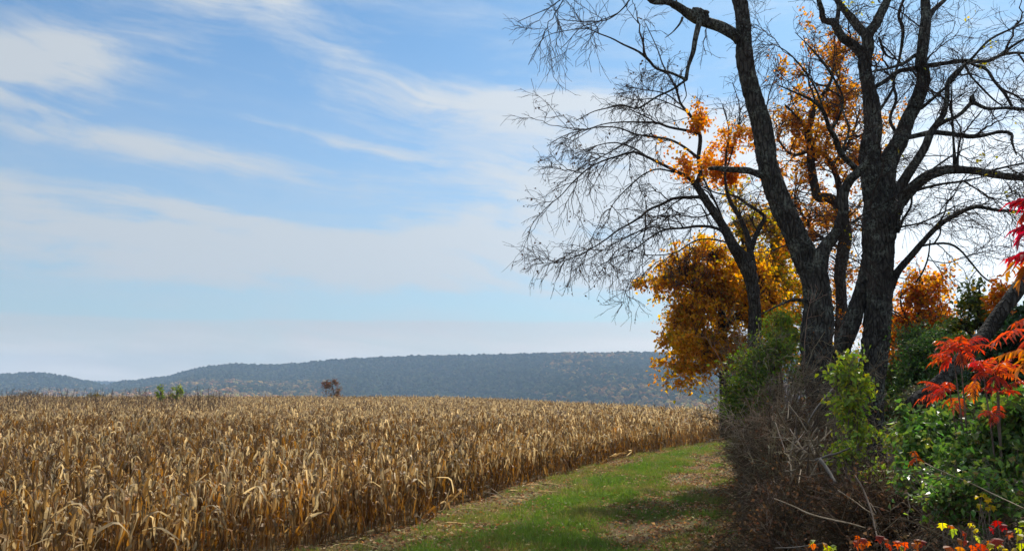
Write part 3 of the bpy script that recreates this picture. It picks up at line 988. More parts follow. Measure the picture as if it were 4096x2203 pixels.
# --- the leaning big tree left of the pair
def tree_leaning():
    D = 27.0
    base = base_at(3330, D)
    T = Tree('leaning_tree', 'big bare tree whose trunk leans up to the left, right beside the twig thicket', 'tree', base, M_BARK)
    T.trunk(P4([(3352, 1960, 158.1), (3335, 1850, 126.5), (3305, 1700, 113.5), (3284, 1580, 113.5), (3268, 1471, 117.2), (3268, 1362, 119), (3275, 1257, 113.5), (3260, 1120, 107.9), (3222, 1035, 96.72), (3186, 954, 91.14), (3141, 853, 87.42), (3100, 752, 85.56), (3070, 651, 83.7),
                (3062, 590, 81.84), (3046, 505, 78.12), (3017, 404, 72.54), (2990, 303, 65.1), (2978, 227, 68.82), (2976, 126, 65.1), (2968, 50, 57.66), (2952, -20, 53.94), (2930, -150, 44.64), (2905, -330, 29.76), (2880, -480, 13.02)], D), 36, shoots=0.9)
    L = T.limb
    L(P4([(3272, 1260, 52), (3276, 1130, 60), (3286, 1030, 62), (3313, 974, 50), (3349, 923, 44), (3371, 853, 42), (3376, 777, 38), (3399, 721, 36), (3435, 686, 36), (3470, 640, 28), (3500, 580, 18), (3530, 500, 8)], D - 0.4, -1.5), 0.6, 16)
    L(P4([(3430, 680, 26), (3399, 650, 24), (3374, 625, 24), (3354, 590, 24), (3340, 550, 22), (3318, 515, 20), (3304, 470, 18), (3284, 430, 15), (3244, 400, 11), (3183, 372, 8), (3110, 340, 5)], D - 1, -2.0), 1.0)
    L(P4([(3322, 520, 12), (3350, 480, 11), (3372, 400, 9), (3345, 330, 8), (3290, 250, 6), (3230, 180, 4)], D - 1.3, -2), 1.0)
    L(P4([(3300, 470, 9), (3270, 370, 8), (3215, 280, 6), (3150, 210, 5), (3080, 170, 3)], D - 1.4, -2), 1.0)
    L(P4([(3365, 610, 10), (3395, 520, 9), (3370, 440, 7), (3330, 300, 6), (3260, 210, 5), (3180, 130, 3)], D - 1.3, 2), 1.0)
    L(P4([(2960, 165, 52), (2941, 142, 50), (2885, 112, 44), (2820, 88, 42), (2768, 65, 40), (2722, 33, 36), (2675, 9, 30), (2615, 9, 24), (2587, -14, 20), (2540, -70, 14), (2450, -130, 8)], D, -0.8), 0.7, 16)
    L(P4([(2800, 80, 30), (2792, 110, 24), (2782, 154, 22), (2773, 210, 20), (2754, 265, 16), (2743, 321, 16)], D - 0.4, -0.6), 0.3)
    L(P4([(2743, 321, 13), (2731, 312, 12), (2675, 289, 10), (2624, 275, 10), (2591, 237, 12), (2550, 205, 9), (2494, 179, 8), (2447, 154, 6.5), (2396, 135, 5.5), (2345, 114, 5), (2280, 121, 4), (2196, 140, 3), (2140, 186, 2.4)], D - 1, -1.5), 1.0)
    L(P4([(2743, 321, 11), (2689, 359, 9), (2629, 387, 8), (2568, 426, 8), (2540, 435, 7), (2484, 419, 6), (2428, 433, 5), (2373, 447, 4), (2303, 484, 3)], D - 1, 0.6), 1.0)
    L(P4([(2565, -40, 7), (2522, -5, 7), (2498, 28, 6), (2456, 65, 5), (2410, 84, 4.5), (2326, 86, 4), (2233, 79, 3)], D - 1, -1.0), 1.0)
    L(P4([(2330, -60, 7), (2242, 0, 5.5), (2196, 33, 4.5), (2154, 51, 3.5), (2070, 88, 2.5)], D - 1, -0.5), 1.0)
    L(P4([(2736, 330, 6), (2742, 360, 5), (2745, 385, 4), (2724, 420, 3)], D - 1, 0), 0.4, 7)
    L(P4([(2730, 70, 11), (2720, 95, 8), (2690, 130, 5), (2660, 152, 3)], D - .4, 0), 0.2, 7)
    L(P4([(3060, 702, 44), (3021, 692, 28), (2991, 682, 28), (2910, 677, 23), (2870, 672, 19), (2834, 674, 13)], D, 0.3), 0.25, 14, 'broken_limb')
    L(P4([(3245, 1206, 17), (3225, 1203, 14), (3172, 1199, 12), (3126, 1216, 9), (3040, 1257, 5)], D, -1.0), 0.4)
    L(P4([(3290, 1030, 10), (3240, 985, 7), (3180, 970, 6), (3090, 1000, 4), (3000, 1010, 3)], D, -1.6), 0.8)
    L(P4([(3200, 900, 8), (3120, 835, 6), (3020, 850, 5), (2920, 900, 3)], D, -2), 0.8)
    # swelling on the big left limb where the hanging limb leaves it
    u = np.linspace(0, np.pi, 11); a = np.linspace(0, 2 * np.pi, 17)[:-1]
    U, A = np.meshgrid(u, a, indexing='ij')
    nr = 1 + 0.12 * np.sin(3 * A + 4 * U) + 0.07 * rng.standard_normal(U.shape)
    nr[0] = nr[0, 0]; nr[-1] = nr[-1, 0]
    r = WPX(27, D)
    c = P(2800, 58, D - 0.2)
    bv = np.stack([np.sin(U) * np.cos(A) * 1.45 - np.cos(U) * -0.25, np.sin(U) * np.sin(A) * 0.9, np.cos(U) * 0.85 - np.sin(U) * np.cos(A) * 0.45], -1) * (nr * r)[..., None] + c
    i = np.arange(10)[:, None] * 16; j = np.arange(16)[None, :]; j2 = (j + 1) % 16
    q = np.stack([i + j, i + 16 + j, i + 16 + j2, i + j2], -1).reshape(-1, 4)
    part('burl', bv.reshape(-1, 3), q, M_BARK, T.root, smooth=True)
    T.twigs(2.0, L2=(0.6, 2.3), droop=0.25)


# --- the big upright tree at the right
def tree_upright():
    D = 28.5
    base = base_at(3480, D)
    T = Tree('upright_tree', 'big bare tree with many stems, its thick trunk right of the leaning one', 'tree', base, M_BARK)
    T.trunk(P4([(3476, 1960, 130.5), (3478, 1870, 106.1), (3480, 1700, 95.7), (3482, 1580, 99.18), (3490, 1470, 102.7), (3506, 1362, 102.7), (3514, 1257, 102.7), (3512, 1105, 107.9), (3514, 1004, 113.1), (3514, 903, 121.8), (3502, 800, 97.44), (3484, 700, 80.04), (3477, 606, 74.82), (3490, 505, 64.38), (3485, 404, 62.64), (3470, 328, 54.81), (3458, 253, 53.94), (3472, 192, 46.98), (3471, 141, 43.5), (3500, 101, 38.28),
                (3521, 56, 36.54), (3547, 5, 33.06), (3572, -70, 27.84), (3600, -220, 17.4), (3615, -330, 8.7)], D), 36, shoots=1.2)
    T.trunk(P4([(3300, 1600, 62), (3330, 1480, 64), (3368, 1380, 66), (3412, 1280, 66), (3445, 1170, 62), (3468, 1070, 56), (3482, 980, 44)], D + 0.5, -0.4), 20, name='side_trunk')
    T.trunk(P4([(3530, 960, 78.3), (3536, 860, 80.04), (3540, 760, 76.56), (3556, 650, 73.08), (3602, 556, 62.64), (3628, 480, 57.42), (3663, 420, 53.94), (3690, 344, 53.07), (3694, 300, 52.2), (3683, 253, 47.85), (3693, 177, 44.37), (3701, 101, 41.76), (3703, 40, 40.02), (3700, -60, 33.06), (3710, -200, 22.62), (3730, -340, 10.44)], D, 1.0), 24, name='stem', shoots=1.2)
    T.trunk(P4([(3555, 960, 49.2), (3575, 870, 54.12), (3590, 800, 49.2), (3605, 742, 42.64), (3638, 686, 41), (3675, 630, 36.9), (3703, 581, 31.16), (3724, 531, 27.88), (3754, 490, 25.42), (3779, 445, 22.14), (3789, 384, 19.68), (3792, 330, 18.04), (3830, 283, 14.76), (3880, 243, 11.48), (3956, 162, 9.02), (4057, 111, 7.38), (4140, 70, 4.1)], D - 0.3, -1.5), 20, name='stem', shoots=1.2)
    L = T.limb
    L(P4([(3455, 225, 46), (3410, 177, 42), (3370, 152, 36), (3350, 116, 30), (3332, 91, 28), (3294, 81, 22), (3287, 40, 22), (3274, 0, 18), (3255, -80, 12), (3220, -180, 6)], D, -1), 0.7, 14)
    L(P4([(3345, 95, 20), (3352, 60, 18), (3352, 0, 15), (3340, -90, 9)], D - 0.3, 0.5), 0.8)
    L(P4([(3468, 145, 38), (3436, 111, 35), (3395, 61, 30), (3355, 10, 25), (3320, -60, 17), (3270, -170, 8)], D, 1.2), 0.8, 14)
    L(P4([(3715, 70, 24), (3734, 40, 22), (3779, 0, 17), (3820, -60, 10)], D + 1, 1), 0.7)
    L(P4([(3478, 370, 18), (3501, 349, 18), (3542, 324, 18), (3592, 288, 20), (3653, 273, 22), (3690, 262, 20)], D, 1), 0.6)
    L(P4([(3690, 210, 16), (3655, 225, 15), (3617, 253, 13), (3560, 272, 11), (3495, 287, 8), (3420, 300, 4)], D + 1, -2), 0.9)
    L(P4([(3600, 560, 14), (3560, 480, 12), (3585, 400, 12), (3575, 330, 11), (3600, 220, 12), (3612, 120, 14), (3595, 60, 12), (3620, -20, 10), (3640, -120, 6)], D + 0.6, 1.6), 0.9)
    L(P4([(3515, 150, 10), (3545, 220, 8), (3590, 240, 6)], D, 1), 0.6)
    L(P4([(3495, 480, 12), (3540, 410, 12), (3575, 350, 10)], D + 0.2, 0.6), 0.5)
    L(P4([(3690, 268, 22), (3725, 262, 20), (3779, 253, 18), (3855, 243, 18), (3946, 248, 14), (4007, 217, 14), (4047, 187, 11), (4096, 157, 9), (4170, 120, 5)], D + 0.8, -1.5), 0.9, 12)
    L(P4([(3940, 248, 11), (3990, 228, 12), (4047, 212, 11), (4120, 216, 9), (4220, 235, 4)], D - 0.4, 1), 0.9)
    L(P4([(3870, 246, 10), (3900, 262, 12), (3946, 278, 12), (3976, 324, 12), (4017, 374, 12), (4047, 425, 12)], D - 0.3, -0.4), 0.5)
    L(P4([(3855, 250, 8), (3880, 300, 8), (3930, 355, 8), (3975, 400, 7), (4010, 425, 5)], D - 0.3, 0), 0.6)
    L(P4([(3683, 435, 14), (3744, 384, 12), (3815, 319, 9), (3870, 250, 7), (3950, 170, 4)], D, -2), 0.9)
    L(P4([(3735, 510, 18), (3780, 485, 16), (3820, 470, 14), (3855, 445, 14), (3890, 412, 17), (3946, 435, 14), (4032, 432, 14), (4096, 440, 12), (4170, 455, 8)], D - 0.8, -1), 0.8, 12)
    L(P4([(3890, 405, 26), (3888, 390, 20), (3894, 378, 8)], D - 1.2, 0), 0, 9, 'knot')
    L(P4([(3600, 560, 22), (3633, 551, 21), (3729, 531, 22), (3804, 536, 20), (3880, 546, 20), (3931, 543, 16), (3981, 531, 14), (4020, 528, 14), (4047, 538, 14), (4047, 566, 11), (4067, 622, 4)], D, -1.8), 0.7, 12)
    L(P4([(3824, 690, 20), (3820, 655, 16), (3815, 581, 10), (3807, 455, 8), (3805, 329, 5)], D - 0.8, 0), 0.4)
    L(P4([(3828, 680, 14), (3832, 620, 9), (3840, 560, 7), (3880, 500, 6), (3930, 440, 4)], D - 0.8, -0.6), 0.8)
    L(P4([(3545, 900, 60), (3580, 835, 56), (3643, 762, 46), (3703, 711, 41), (3764, 686, 37), (3830, 678, 34), (3906, 683, 31), (3981, 699, 28), (4057, 709, 26), (4108, 714, 23), (4200, 730, 15), (4290, 760, 7)], D - 0.2, -2), 0.7, 16)
    L(P4([(3940, 690, 10), (3985, 678, 9), (4032, 666, 8), (4108, 650, 7), (4200, 640, 4)], D - 1.2, -1), 1.0)
    L(P4([(3640, 768, 18), (3680, 756, 13), (3764, 736, 10), (3845, 726, 9), (3926, 709, 5), (4000, 690, 3)], D - 0.6, -2), 1.0)
    L(P4([(3400, 900, 5), (3440, 866, 8), (3481, 843, 10), (3552, 802, 12), (3640, 745, 10), (3760, 655, 7), (3830, 610, 5), (3900, 580, 3)], D - 1.6, -1), 0.7)
    L(P4([(3560, 1160, 30), (3577, 1115, 30), (3592, 1085, 28), (3633, 1035, 25), (3693, 964, 23), (3754, 903, 21), (3815, 863, 19), (3880, 833, 17), (3921, 828, 16), (3981, 840, 13), (4057, 845, 12), (4150, 850, 9), (4250, 870, 4)], D, -2), 0.6, 14)
    L(P4([(3680, 985, 11), (3703, 980, 10), (3734, 975, 9), (3794, 974, 9), (3840, 999, 8), (3880, 1045, 8), (3931, 1106, 7), (3975, 1135, 6), (4002, 1156, 4)], D - 0.6, -1), 0.5)
    L(P4([(3590, 930, 16), (3612, 878, 12), (3643, 827, 9), (3648, 777, 7)], D - 0.5, -1), 0.9)
    L(P4([(3590, 910, 9), (3683, 891, 7), (3754, 858, 6), (3855, 812, 4), (3950, 790, 2.5)], D - 0.4, -2), 1.1)
    L(P4([(3735, 977, 7), (3760, 935, 6), (3770, 890, 5), (3850, 862, 4)], D - .6, 1), 1.0)
    L(P4([(3720, 960, 6), (3712, 1030, 6), (3690, 1090, 7), (3665, 1128, 6)], D - .6, 1), 0.6)
    L(P4([(3712, 1040, 5), (3790, 1052, 4), (3850, 1030, 3), (3930, 1010, 2.5)], D - .2, 1), 1.0)
    L(P4([(3560, 900, 9), (3470, 870, 7), (3400, 900, 5), (3330, 960, 3)], D - 1, -2), 0.9)
    L(P4([(3500, 1120, 6), (3450, 1060, 5), (3380, 1020, 4)], D - .7, -1.5), 0.5)
    a, b, c = T.twigs(2.9, L2=(0.7, 3.0), L3=(0.3, 1.5), droop=0.16, n3=7, n4=3)
    sel = b[rng.random(len(b)) < 0.02]
    T.leaves(sel, 160, (0.10, 0.16), [(0.42, 0.36, 0.05, 1), (0.3, 0.3, 0.05, 1)], M_LEAF, 0.1)


# --- the tree whose long bare boughs arch out over the field
def tree_arching():
    D = 33.5
    base = base_at(3012, D)
    T = Tree('arching_tree', 'bare tree with long drooping boughs reaching left, a few orange leaves in its middle', 'tree', base, M_BARK2)
    T.trunk(P4([(3012, 1700, 70), (3014, 1500, 56), (3018, 1350, 52), (3020, 1250, 50), (3008, 1140, 52), (2991, 1071, 56), (2960, 1021, 52), (2930, 980, 46), (2905, 925, 38), (2880, 884, 34), (2849, 839, 31), (2814, 788, 29), (2786, 743, 25), (2758, 712, 21), (2708, 687, 15), (2647, 657, 12), (2591, 629, 10), (2541, 609, 9)], D), 20, ridges=0.04)
    L = T.limb
    L(P4([(2591, 629, 10), (2541, 609, 9), (2475, 624, 7.5), (2404, 647, 6.5), (2349, 677, 6), (2288, 733, 5), (2243, 783, 4), (2192, 824, 3.5), (2131, 889, 2.5)], D, -1.5), 1.2)
    L(P4([(2784, 745, 22), (2800, 692, 18), (2794, 631, 17), (2802, 561, 16), (2792, 512, 14), (2764, 466, 12), (2731, 428, 11), (2717, 400, 8.5), (2699, 345, 7), (2652, 261, 6), (2629, 196, 4.5), (2582, 93, 3)], D, 1.0), 0.9, 12)
    L(P4([(2792, 633, 13), (2733, 586, 11), (2677, 558, 9.5), (2617, 548, 8.5), (2546, 538, 7.5), (2485, 515, 6.5), (2430, 508, 5.5), (2354, 515, 4.5), (2253, 545, 3.5), (2187, 586, 2.6)], D, -1), 1.2)
    L(P4([(2796, 535, 13), (2764, 526, 12), (2675, 508, 10), (2624, 491, 8.5), (2559, 489, 7.5), (2489, 489, 6), (2419, 496, 4.6), (2354, 517, 3.6), (2280, 550, 2.6)], D, 1), 1.2)
    L(P4([(2830, 788, 20), (2784, 788, 14), (2698, 793, 12.5), (2647, 818, 11), (2597, 839, 10), (2561, 869, 9), (2511, 899, 8), (2465, 925, 7), (2420, 960, 6), (2364, 995, 5), (2313, 1021, 4.2), (2243, 1046, 3.2), (2147, 1056, 2.2)], D, -2), 1.2)
    L(P4([(2912, 950, 18), (2880, 920, 14), (2839, 907, 12), (2789, 904, 11), (2728, 912, 9), (2672, 917, 8), (2632, 930, 7), (2581, 965, 5.6), (2541, 995, 4.6), (2480, 1021, 3.4), (2400, 1060, 2.5)], D, -2.5), 1.2)
    L(P4([(2672, 917, 6), (2607, 907, 5.5), (2556, 925, 5), (2506, 950, 4.2), (2430, 990, 3.2), (2350, 1040, 2.4)], D - 1.4, -1), 1.2)
    L(P4([(2705, 690, 8), (2632, 677, 7), (2576, 697, 6), (2531, 733, 5), (2485, 778, 4.6), (2445, 829, 4), (2430, 894, 3)], D, -1), 1.2)
    L(P4([(3010, 1080, 38), (3004, 1040, 34), (2998, 985, 27), (2981, 920, 21), (2950, 854, 18), (2920, 803, 16), (2905, 753, 13), (2900, 702, 11), (2905, 626, 9), (2915, 520, 6), (2890, 420, 4)], D + .3, 1.5), 0.9, 12)
    L(P4([(3004, 1000, 24), (3020, 950, 20), (3041, 904, 18), (3057, 864, 15), (2991, 818, 11), (2935, 783, 9), (2860, 770, 6), (2780, 730, 4)], D + .5, 0), 0.9)
    L(P4([(2900, 925, 12), (2880, 850, 10), (2830, 745, 8), (2800, 690, 7)], D, 1), 0.8)
    L(P4([(2588, 627, 7), (2531, 591, 6), (2460, 571, 5), (2380, 585, 4), (2290, 620, 2.6)], D, 1), 1.2)
    L(P4([(2552, 540, 6), (2485, 581, 5.5), (2420, 620, 4.5), (2350, 655, 3.5), (2280, 700, 2.4)], D, -1), 1.2)
    L(P4([(2860, 850, 7), (2790, 870, 6), (2700, 860, 5), (2620, 880, 4), (2540, 950, 2.6)], D, 2), 1.2)
    L(P4([(2960, 1000, 9), (2890, 965, 7), (2790, 960, 6), (2700, 1010, 5), (2600, 1020, 4), (2500, 1000, 2.5)], D, -2), 1.2)
    L(P4([(2724, 420, 6), (2660, 375, 5), (2580, 360, 4), (2500, 345, 3)], D, -1), 1.2)
    L(P4([(2746, 446, 6), (2690, 420, 5), (2620, 395, 4.4), (2540, 400, 3.4), (2470, 380, 2.4)], D, 1), 1.2)
    L(P4([(2900, 700, 7), (2940, 560, 6), (2960, 440, 4), (2930, 330, 3)], D + 1, 1), 1.2)
    a, b, c = T.twigs(2.5, L2=(0.6, 2.3), L3=(0.3, 1.2), droop=0.26, n3=6, n4=2, r2=0.019, r3=0.011, r4=0.008)
    # small dead seeds and leaves at the bough ends
    T.leaves(c, 700, (0.08, 0.14), [(0.08, 0.05, 0.03, 1)], M_DEAD, 0.05, 1.2, 'dead_leaves')
    pal = [(0.62, 0.22, 0.015, 3), (0.55, 0.27, 0.02, 3), (0.5, 0.13, 0.02, 1)]
    tp = np.concatenate([b[:, 1:].reshape(-1, 3), c[:, 1:].reshape(-1, 3)])
    d2 = np.min([((tp[:, 0] - q[0]) / (WPX(q2[2], D))) ** 2 + ((tp[:, 2] - q[2]) / WPX(q2[3], D)) ** 2 for q, q2 in [(P(e[0], e[1], D), e) for e in ((2905, 560, 125, 85), (2960, 620, 70, 70), (2740, 640, 75, 60), (2790, 500, 45, 80), (2700, 560, 60, 35))]], axis=0)
    wt = np.exp(-1.3 * d2 ** 1.5) * (0.25 + rng.gamma(0.8, 1.0, len(tp))); wt /= wt.sum()
    pos = tp[rng.choice(len(tp), 3300, p=wt)] + rng.normal(0, 0.14, (3300, 3))
    v, f, cc = leaf_set(pos, (0.11, 0.20), pal, 0.8)
    part('leaves', v, f, M_LEAF, T.root, cc, kind='stuff')


# --- trees with coloured leaves
def leafy_tree(name, label, trunk, d, limbs, ells, ncl, per, crad, size, pal, bark=None, mat=None, hang=0.6, dsp=0.8, sides=14, flat=0.45, jit=0.18, tw=0.02, boughs=None):
    base = base_at(trunk[0][0], d)
    T = Tree(name, label, 'tree', base, bark or M_BARK2)
    r = T.trunk(P4(trunk, d), sides)
    st = [r[len(r) // 5:, :3]]
    for lb, dd in limbs:
        st.append(T.limb(P4(lb, d, dd), 0)[:, :3])
    if boughs:
        par = [catmull(r[len(r) // 3:], 24)] + [l[0] for l in T.limbs]
        P_ = np.stack([resample(q[None, :, :3], 24)[0] for q in par]); R_ = np.stack([resample(q[None, :, 3:], 24)[0, :, 0] for q in par])
        ln = np.linalg.norm(np.diff(P_, axis=1), axis=2).sum(1)
        a, ar = sprout(P_, R_, np.maximum(3, (ln * boughs[0]).astype(int)), 0.1, 1.0, boughs[1], (30, 75), 9, 0.03, 0.010, (0, 0, -0.12), 0.05, (0, 0, 0.35), 0.3)
        b, br = sprout(a, ar, np.full(len(a), 7), 0.15, 1.0, (0.5, 1.4), (25, 65), 5, 0.010, 0.006, (0, 0, -0.2), 0.06, (0, 0, 0.1), 0.3)
        vf = join(tubes(a, ar, 4), tubes(b, br, 3))
        part('boughs', vf[0], vf[1], T.bark, T.root, kind='stuff')
        wb = np.repeat(rng.gamma(0.9, 1.0, len(a)), 7) * rng.gamma(1.2, 1.0, len(b)); wb /= wb.sum()
        n = boughs[2]
        i = rng.choice(len(b), n, p=wb); k = rng.integers(1, 5, n)
        v, f, c = leaf_set(b[i, k] + rng.normal(0, 0.13, (n, 3)), size, pal, hang, jit)
        part('leaves', v, f, mat or M_LEAF, T.root, c, kind='stuff')
    cl = ell_clusters(ells, ncl, dsp)
    crown(T.root, np.concatenate(st), cl, per, crad, size, pal, mat or M_LEAF, hang, flat, None, tw, jit)
    return T


GOLD = [(0.64, 0.34, 0.034, 4), (0.58, 0.26, 0.030, 3), (0.68, 0.42, 0.05, 2), (0.40, 0.18, 0.03, 0.9), (0.34, 0.30, 0.045, 0.8)]
ORANGE = [(0.54, 0.24, 0.035, 3), (0.44, 0.17, 0.035, 3), (0.56, 0.31, 0.045, 2), (0.24, 0.12, 0.04, 2)]


def tree_leafy():
    leafy_tree('maple_tree', 'golden leaved maple spilling over the track, behind the leaning trunk', [(2905, 1750, 50), (2900, 1600, 40), (2892, 1450, 36), (2890, 1320, 30), (2880, 1200, 22), (2870, 1100, 12), (2860, 1020, 5)], 36.5,
               [([(2892, 1420, 18), (2820, 1360, 12), (2740, 1320, 6)], -1), ([(2890, 1330, 16), (2960, 1240, 12), (3040, 1180, 6)], 1), ([(2885, 1280, 14), (2800, 1180, 10), (2720, 1100, 5)], -1), ([(2892, 1460, 12), (2830, 1430, 9), (2760, 1420, 5)], -2)],
               [(2860, 1180, 205, 165, 36.3, 5), (2750, 1260, 105, 150, 35.3, 2.2), (2820, 1380, 125, 95, 35.3, 2), (3000, 1200, 140, 180, 37.8, 2.5), (2800, 1075, 110, 75, 36.3, 1.2), (2940, 1400, 100, 80, 36.3, 0.8), (2745, 1410, 50, 35, 34.8, 0.2), (2680, 1120, 45, 40, 35.3, .35), (2700, 1300, 50, 60, 35.3, .5), (2800, 1470, 50, 30, 35.3, .25), (2700, 1040, 60, 30, 36.3, .3), (2760, 1000, 70, 30, 36.3, .3), (2860, 1020, 70, 40, 37.3, .5), (3010, 1060, 110, 110, 38.3, 1.6), (3100, 1250, 110, 160, 38.5, 2.2), (3100, 1420, 100, 80, 38, 0.9), (2830, 1000, 130, 50, 37, 0.5), (2960, 1440, 110, 70, 36.3, .7)],
               900, 17, 0.5, (0.12, 0.22), GOLD, hang=0.8, dsp=0.9, flat=0.3, boughs=(3.6, (0.9, 2.3), 10000))
    leafy_tree('ash_tree', 'tall amber leaved tree rising between the two big bare trunks', [(3362, 1700, 70), (3364, 1206, 44), (3359, 1105, 44), (3374, 1004, 48), (3384, 928, 48), (3356, 827, 42), (3318, 792, 40), (3275, 790, 36), (3258, 741, 34), (3243, 650, 33), (3244, 581, 33), (3230, 525, 33), (3244, 480, 27), (3259, 419, 21), (3294, 374, 15), (3319, 333, 12), (3335, 283, 9), (3330, 243, 8), (3345, 190, 5)], 36.0,
               [([(3370, 880, 30), (3354, 741, 25), (3328, 660, 22), (3300, 600, 14), (3340, 500, 10), (3380, 420, 7)], 1), ([(3240, 530, 14), (3190, 470, 10), (3140, 420, 7)], -1), ([(3330, 660, 16), (3400, 560, 12), (3440, 440, 7)], 1.5), ([(3370, 1000, 16), (3250, 920, 12), (3180, 800, 8)], 2), ([(3244, 600, 14), (3170, 620, 10), (3110, 560, 6)], 0)],
               [(3170, 480, 130, 130, 36, 2), (3330, 420, 130, 120, 36.5, 1.8), (3260, 640, 200, 160, 37, 2.6), (3330, 850, 150, 160, 37, 1.8), (3150, 800, 120, 140, 37.5, 1.2), (3420, 620, 80, 150, 37, 1), (3200, 1000, 130, 160, 38, 1.6), (3370, 1100, 120, 160, 38, 1.8), (3400, 1290, 80, 120, 37, 0.8), (3180, 1250, 80, 140, 37, 0.8)],
               420, 9, 0.6, (0.12, 0.22), ORANGE, dsp=0.9, flat=0.35, boughs=(2.4, (1.2, 3.6), 6500))
    leafy_tree('oak_tree', 'yellow green leaved tree behind the golden maple and the bare trunks', [(3120, 1750, 50), (3110, 1500, 36), (3090, 1300, 26), (3080, 1100, 12), (3085, 950, 5)], 42.0,
               [([(3100, 1350, 16), (3160, 1200, 10), (3190, 1050, 5)], 1), ([(3095, 1300, 14), (3010, 1180, 9), (2980, 1050, 4)], -1)],
               [(3090, 1080, 110, 170, 42, 2), (3120, 1280, 120, 130, 42, 2), (3060, 1200, 110, 120, 42, 1.2), (2985, 900, 95, 120, 41, .9), (3085, 900, 80, 140, 42, .9), (2940, 760, 70, 90, 41, .4)],
               330, 18, 0.7, (0.15, 0.26), [(0.46, 0.33, 0.035, 3), (0.56, 0.28, 0.03, 2.5), (0.26, 0.27, 0.04, 1.6)], dsp=0.9, boughs=(3.0, (1.5, 4.0), 7000))
    leafy_tree('orange_tree', 'small orange leaved tree just right of the thick upright trunk', [(3650, 1700, 44), (3655, 1500, 30), (3665, 1350, 24), (3680, 1220, 14), (3690, 1120, 6)], 31.0,
               [([(3662, 1380, 16), (3720, 1290, 10), (3770, 1240, 5)], 0), ([(3668, 1330, 12), (3610, 1240, 8), (3600, 1180, 4)], 0)],
               [(3665, 1180, 95, 90, 31, 2), (3700, 1270, 110, 90, 31, 2.2), (3625, 1300, 60, 110, 31, 1), (3640, 1090, 40, 40, 31, .3), (3740, 1170, 50, 40, 31, .4), (3800, 1280, 50, 40, 31, .3), (3760, 1330, 60, 50, 31, 0.5), (3640, 1400, 70, 60, 31, 0.6)],
               170, 14, 0.45, (0.12, 0.20), [(0.58, 0.22, 0.02, 3), (0.52, 0.27, 0.03, 2), (0.5, 0.13, 0.03, 1.2)], dsp=0.9, boughs=(3.5, (0.8, 2.2), 3500))
    leafy_tree('sapling_tree', 'thin young tree with olive green and a few orange leaves against the white sky', [(3935, 1750, 30), (3930, 1500, 22), (3925, 1350, 16), (3920, 1220, 9), (3915, 1110, 4)], 21.0,
               [([(3928, 1400, 10), (3860, 1310, 6), (3830, 1270, 3)], 0), ([(3925, 1330, 8), (3990, 1240, 6), (4010, 1140, 3)], 0), ([(3925, 1420, 9), (4000, 1350, 5), (4060, 1330, 3)], 0)],
               [(3905, 1200, 60, 90, 21, 2), (3950, 1290, 90, 60, 21, 2), (3850, 1290, 50, 45, 21, 1), (3920, 1360, 100, 50, 21, 1.4), (4050, 1330, 60, 50, 21, 0.8)],
               130, 16, 0.30, (0.09, 0.15), [(0.085, 0.12, 0.025, 4), (0.16, 0.18, 0.03, 2), (0.34, 0.27, 0.04, .6)], mat=M_GREEN, tw=0.012)
    leafy_tree('sapling_tree', 'slim red orange leaved sapling beside the olive green young tree', [(4025, 1700, 18), (4015, 1400, 12), (4008, 1250, 8), (4005, 1130, 3)], 20.0,
               [([(4012, 1300, 6), (4040, 1220, 4), (4050, 1170, 2)], 0)],
               [(4008, 1190, 38, 70, 20, 2), (4020, 1260, 55, 40, 20, 1)], 45, 18, 0.25, (0.09, 0.15), [(0.55, 0.16, 0.02, 2), (0.5, 0.26, 0.03, 1)], tw=0.01)


# --- far trees beyond the corn
def far_tree(name, label, cat, px, py_top, d, w, pal, lean=0.0, n=1200, size=(0.18, 0.35)):
    b = P(px, 1600, d); zg = float(gz(b[0], b[1]))
    top = P(px, py_top, d)[2]
    root = empty(name, (b[0], b[1], zg))
    tag(root, label, cat)
    h = top - zg; W = WPX(w, d)
    pts = np.array([[b[0] - lean * h * 0.3 + 0.0, b[1], zg, 0.16], [b[0], b[1], zg + 0.45 * h, 0.11], [b[0] + lean * h * 0.2, b[1], zg + 0.9 * h, 0.03]])
    r = catmull(pts, 14)
    v, f = thick_limb(r, 7, seed=3)
    part('trunk', v, f, M_BARK2, root, smooth=True)
    k = 34
    u = norm(rng.standard_normal((k, 3))) * rng.uniform(0.3, 1, (k, 1)) ** 0.5
    cen = np.array([b[0] + lean * h * 0.15, b[1], zg + h * 0.62])
    cl = cen + u * np.array([W * 0.5, W * 0.5, h * 0.38]); cl[:, 0] += lean * (cl[:, 2] - cen[2])
    crown(root, r[4:, :3], cl, n / k, W * 0.16, size, pal, M_LEAF, 0.5, 0.7, None, 0.035)


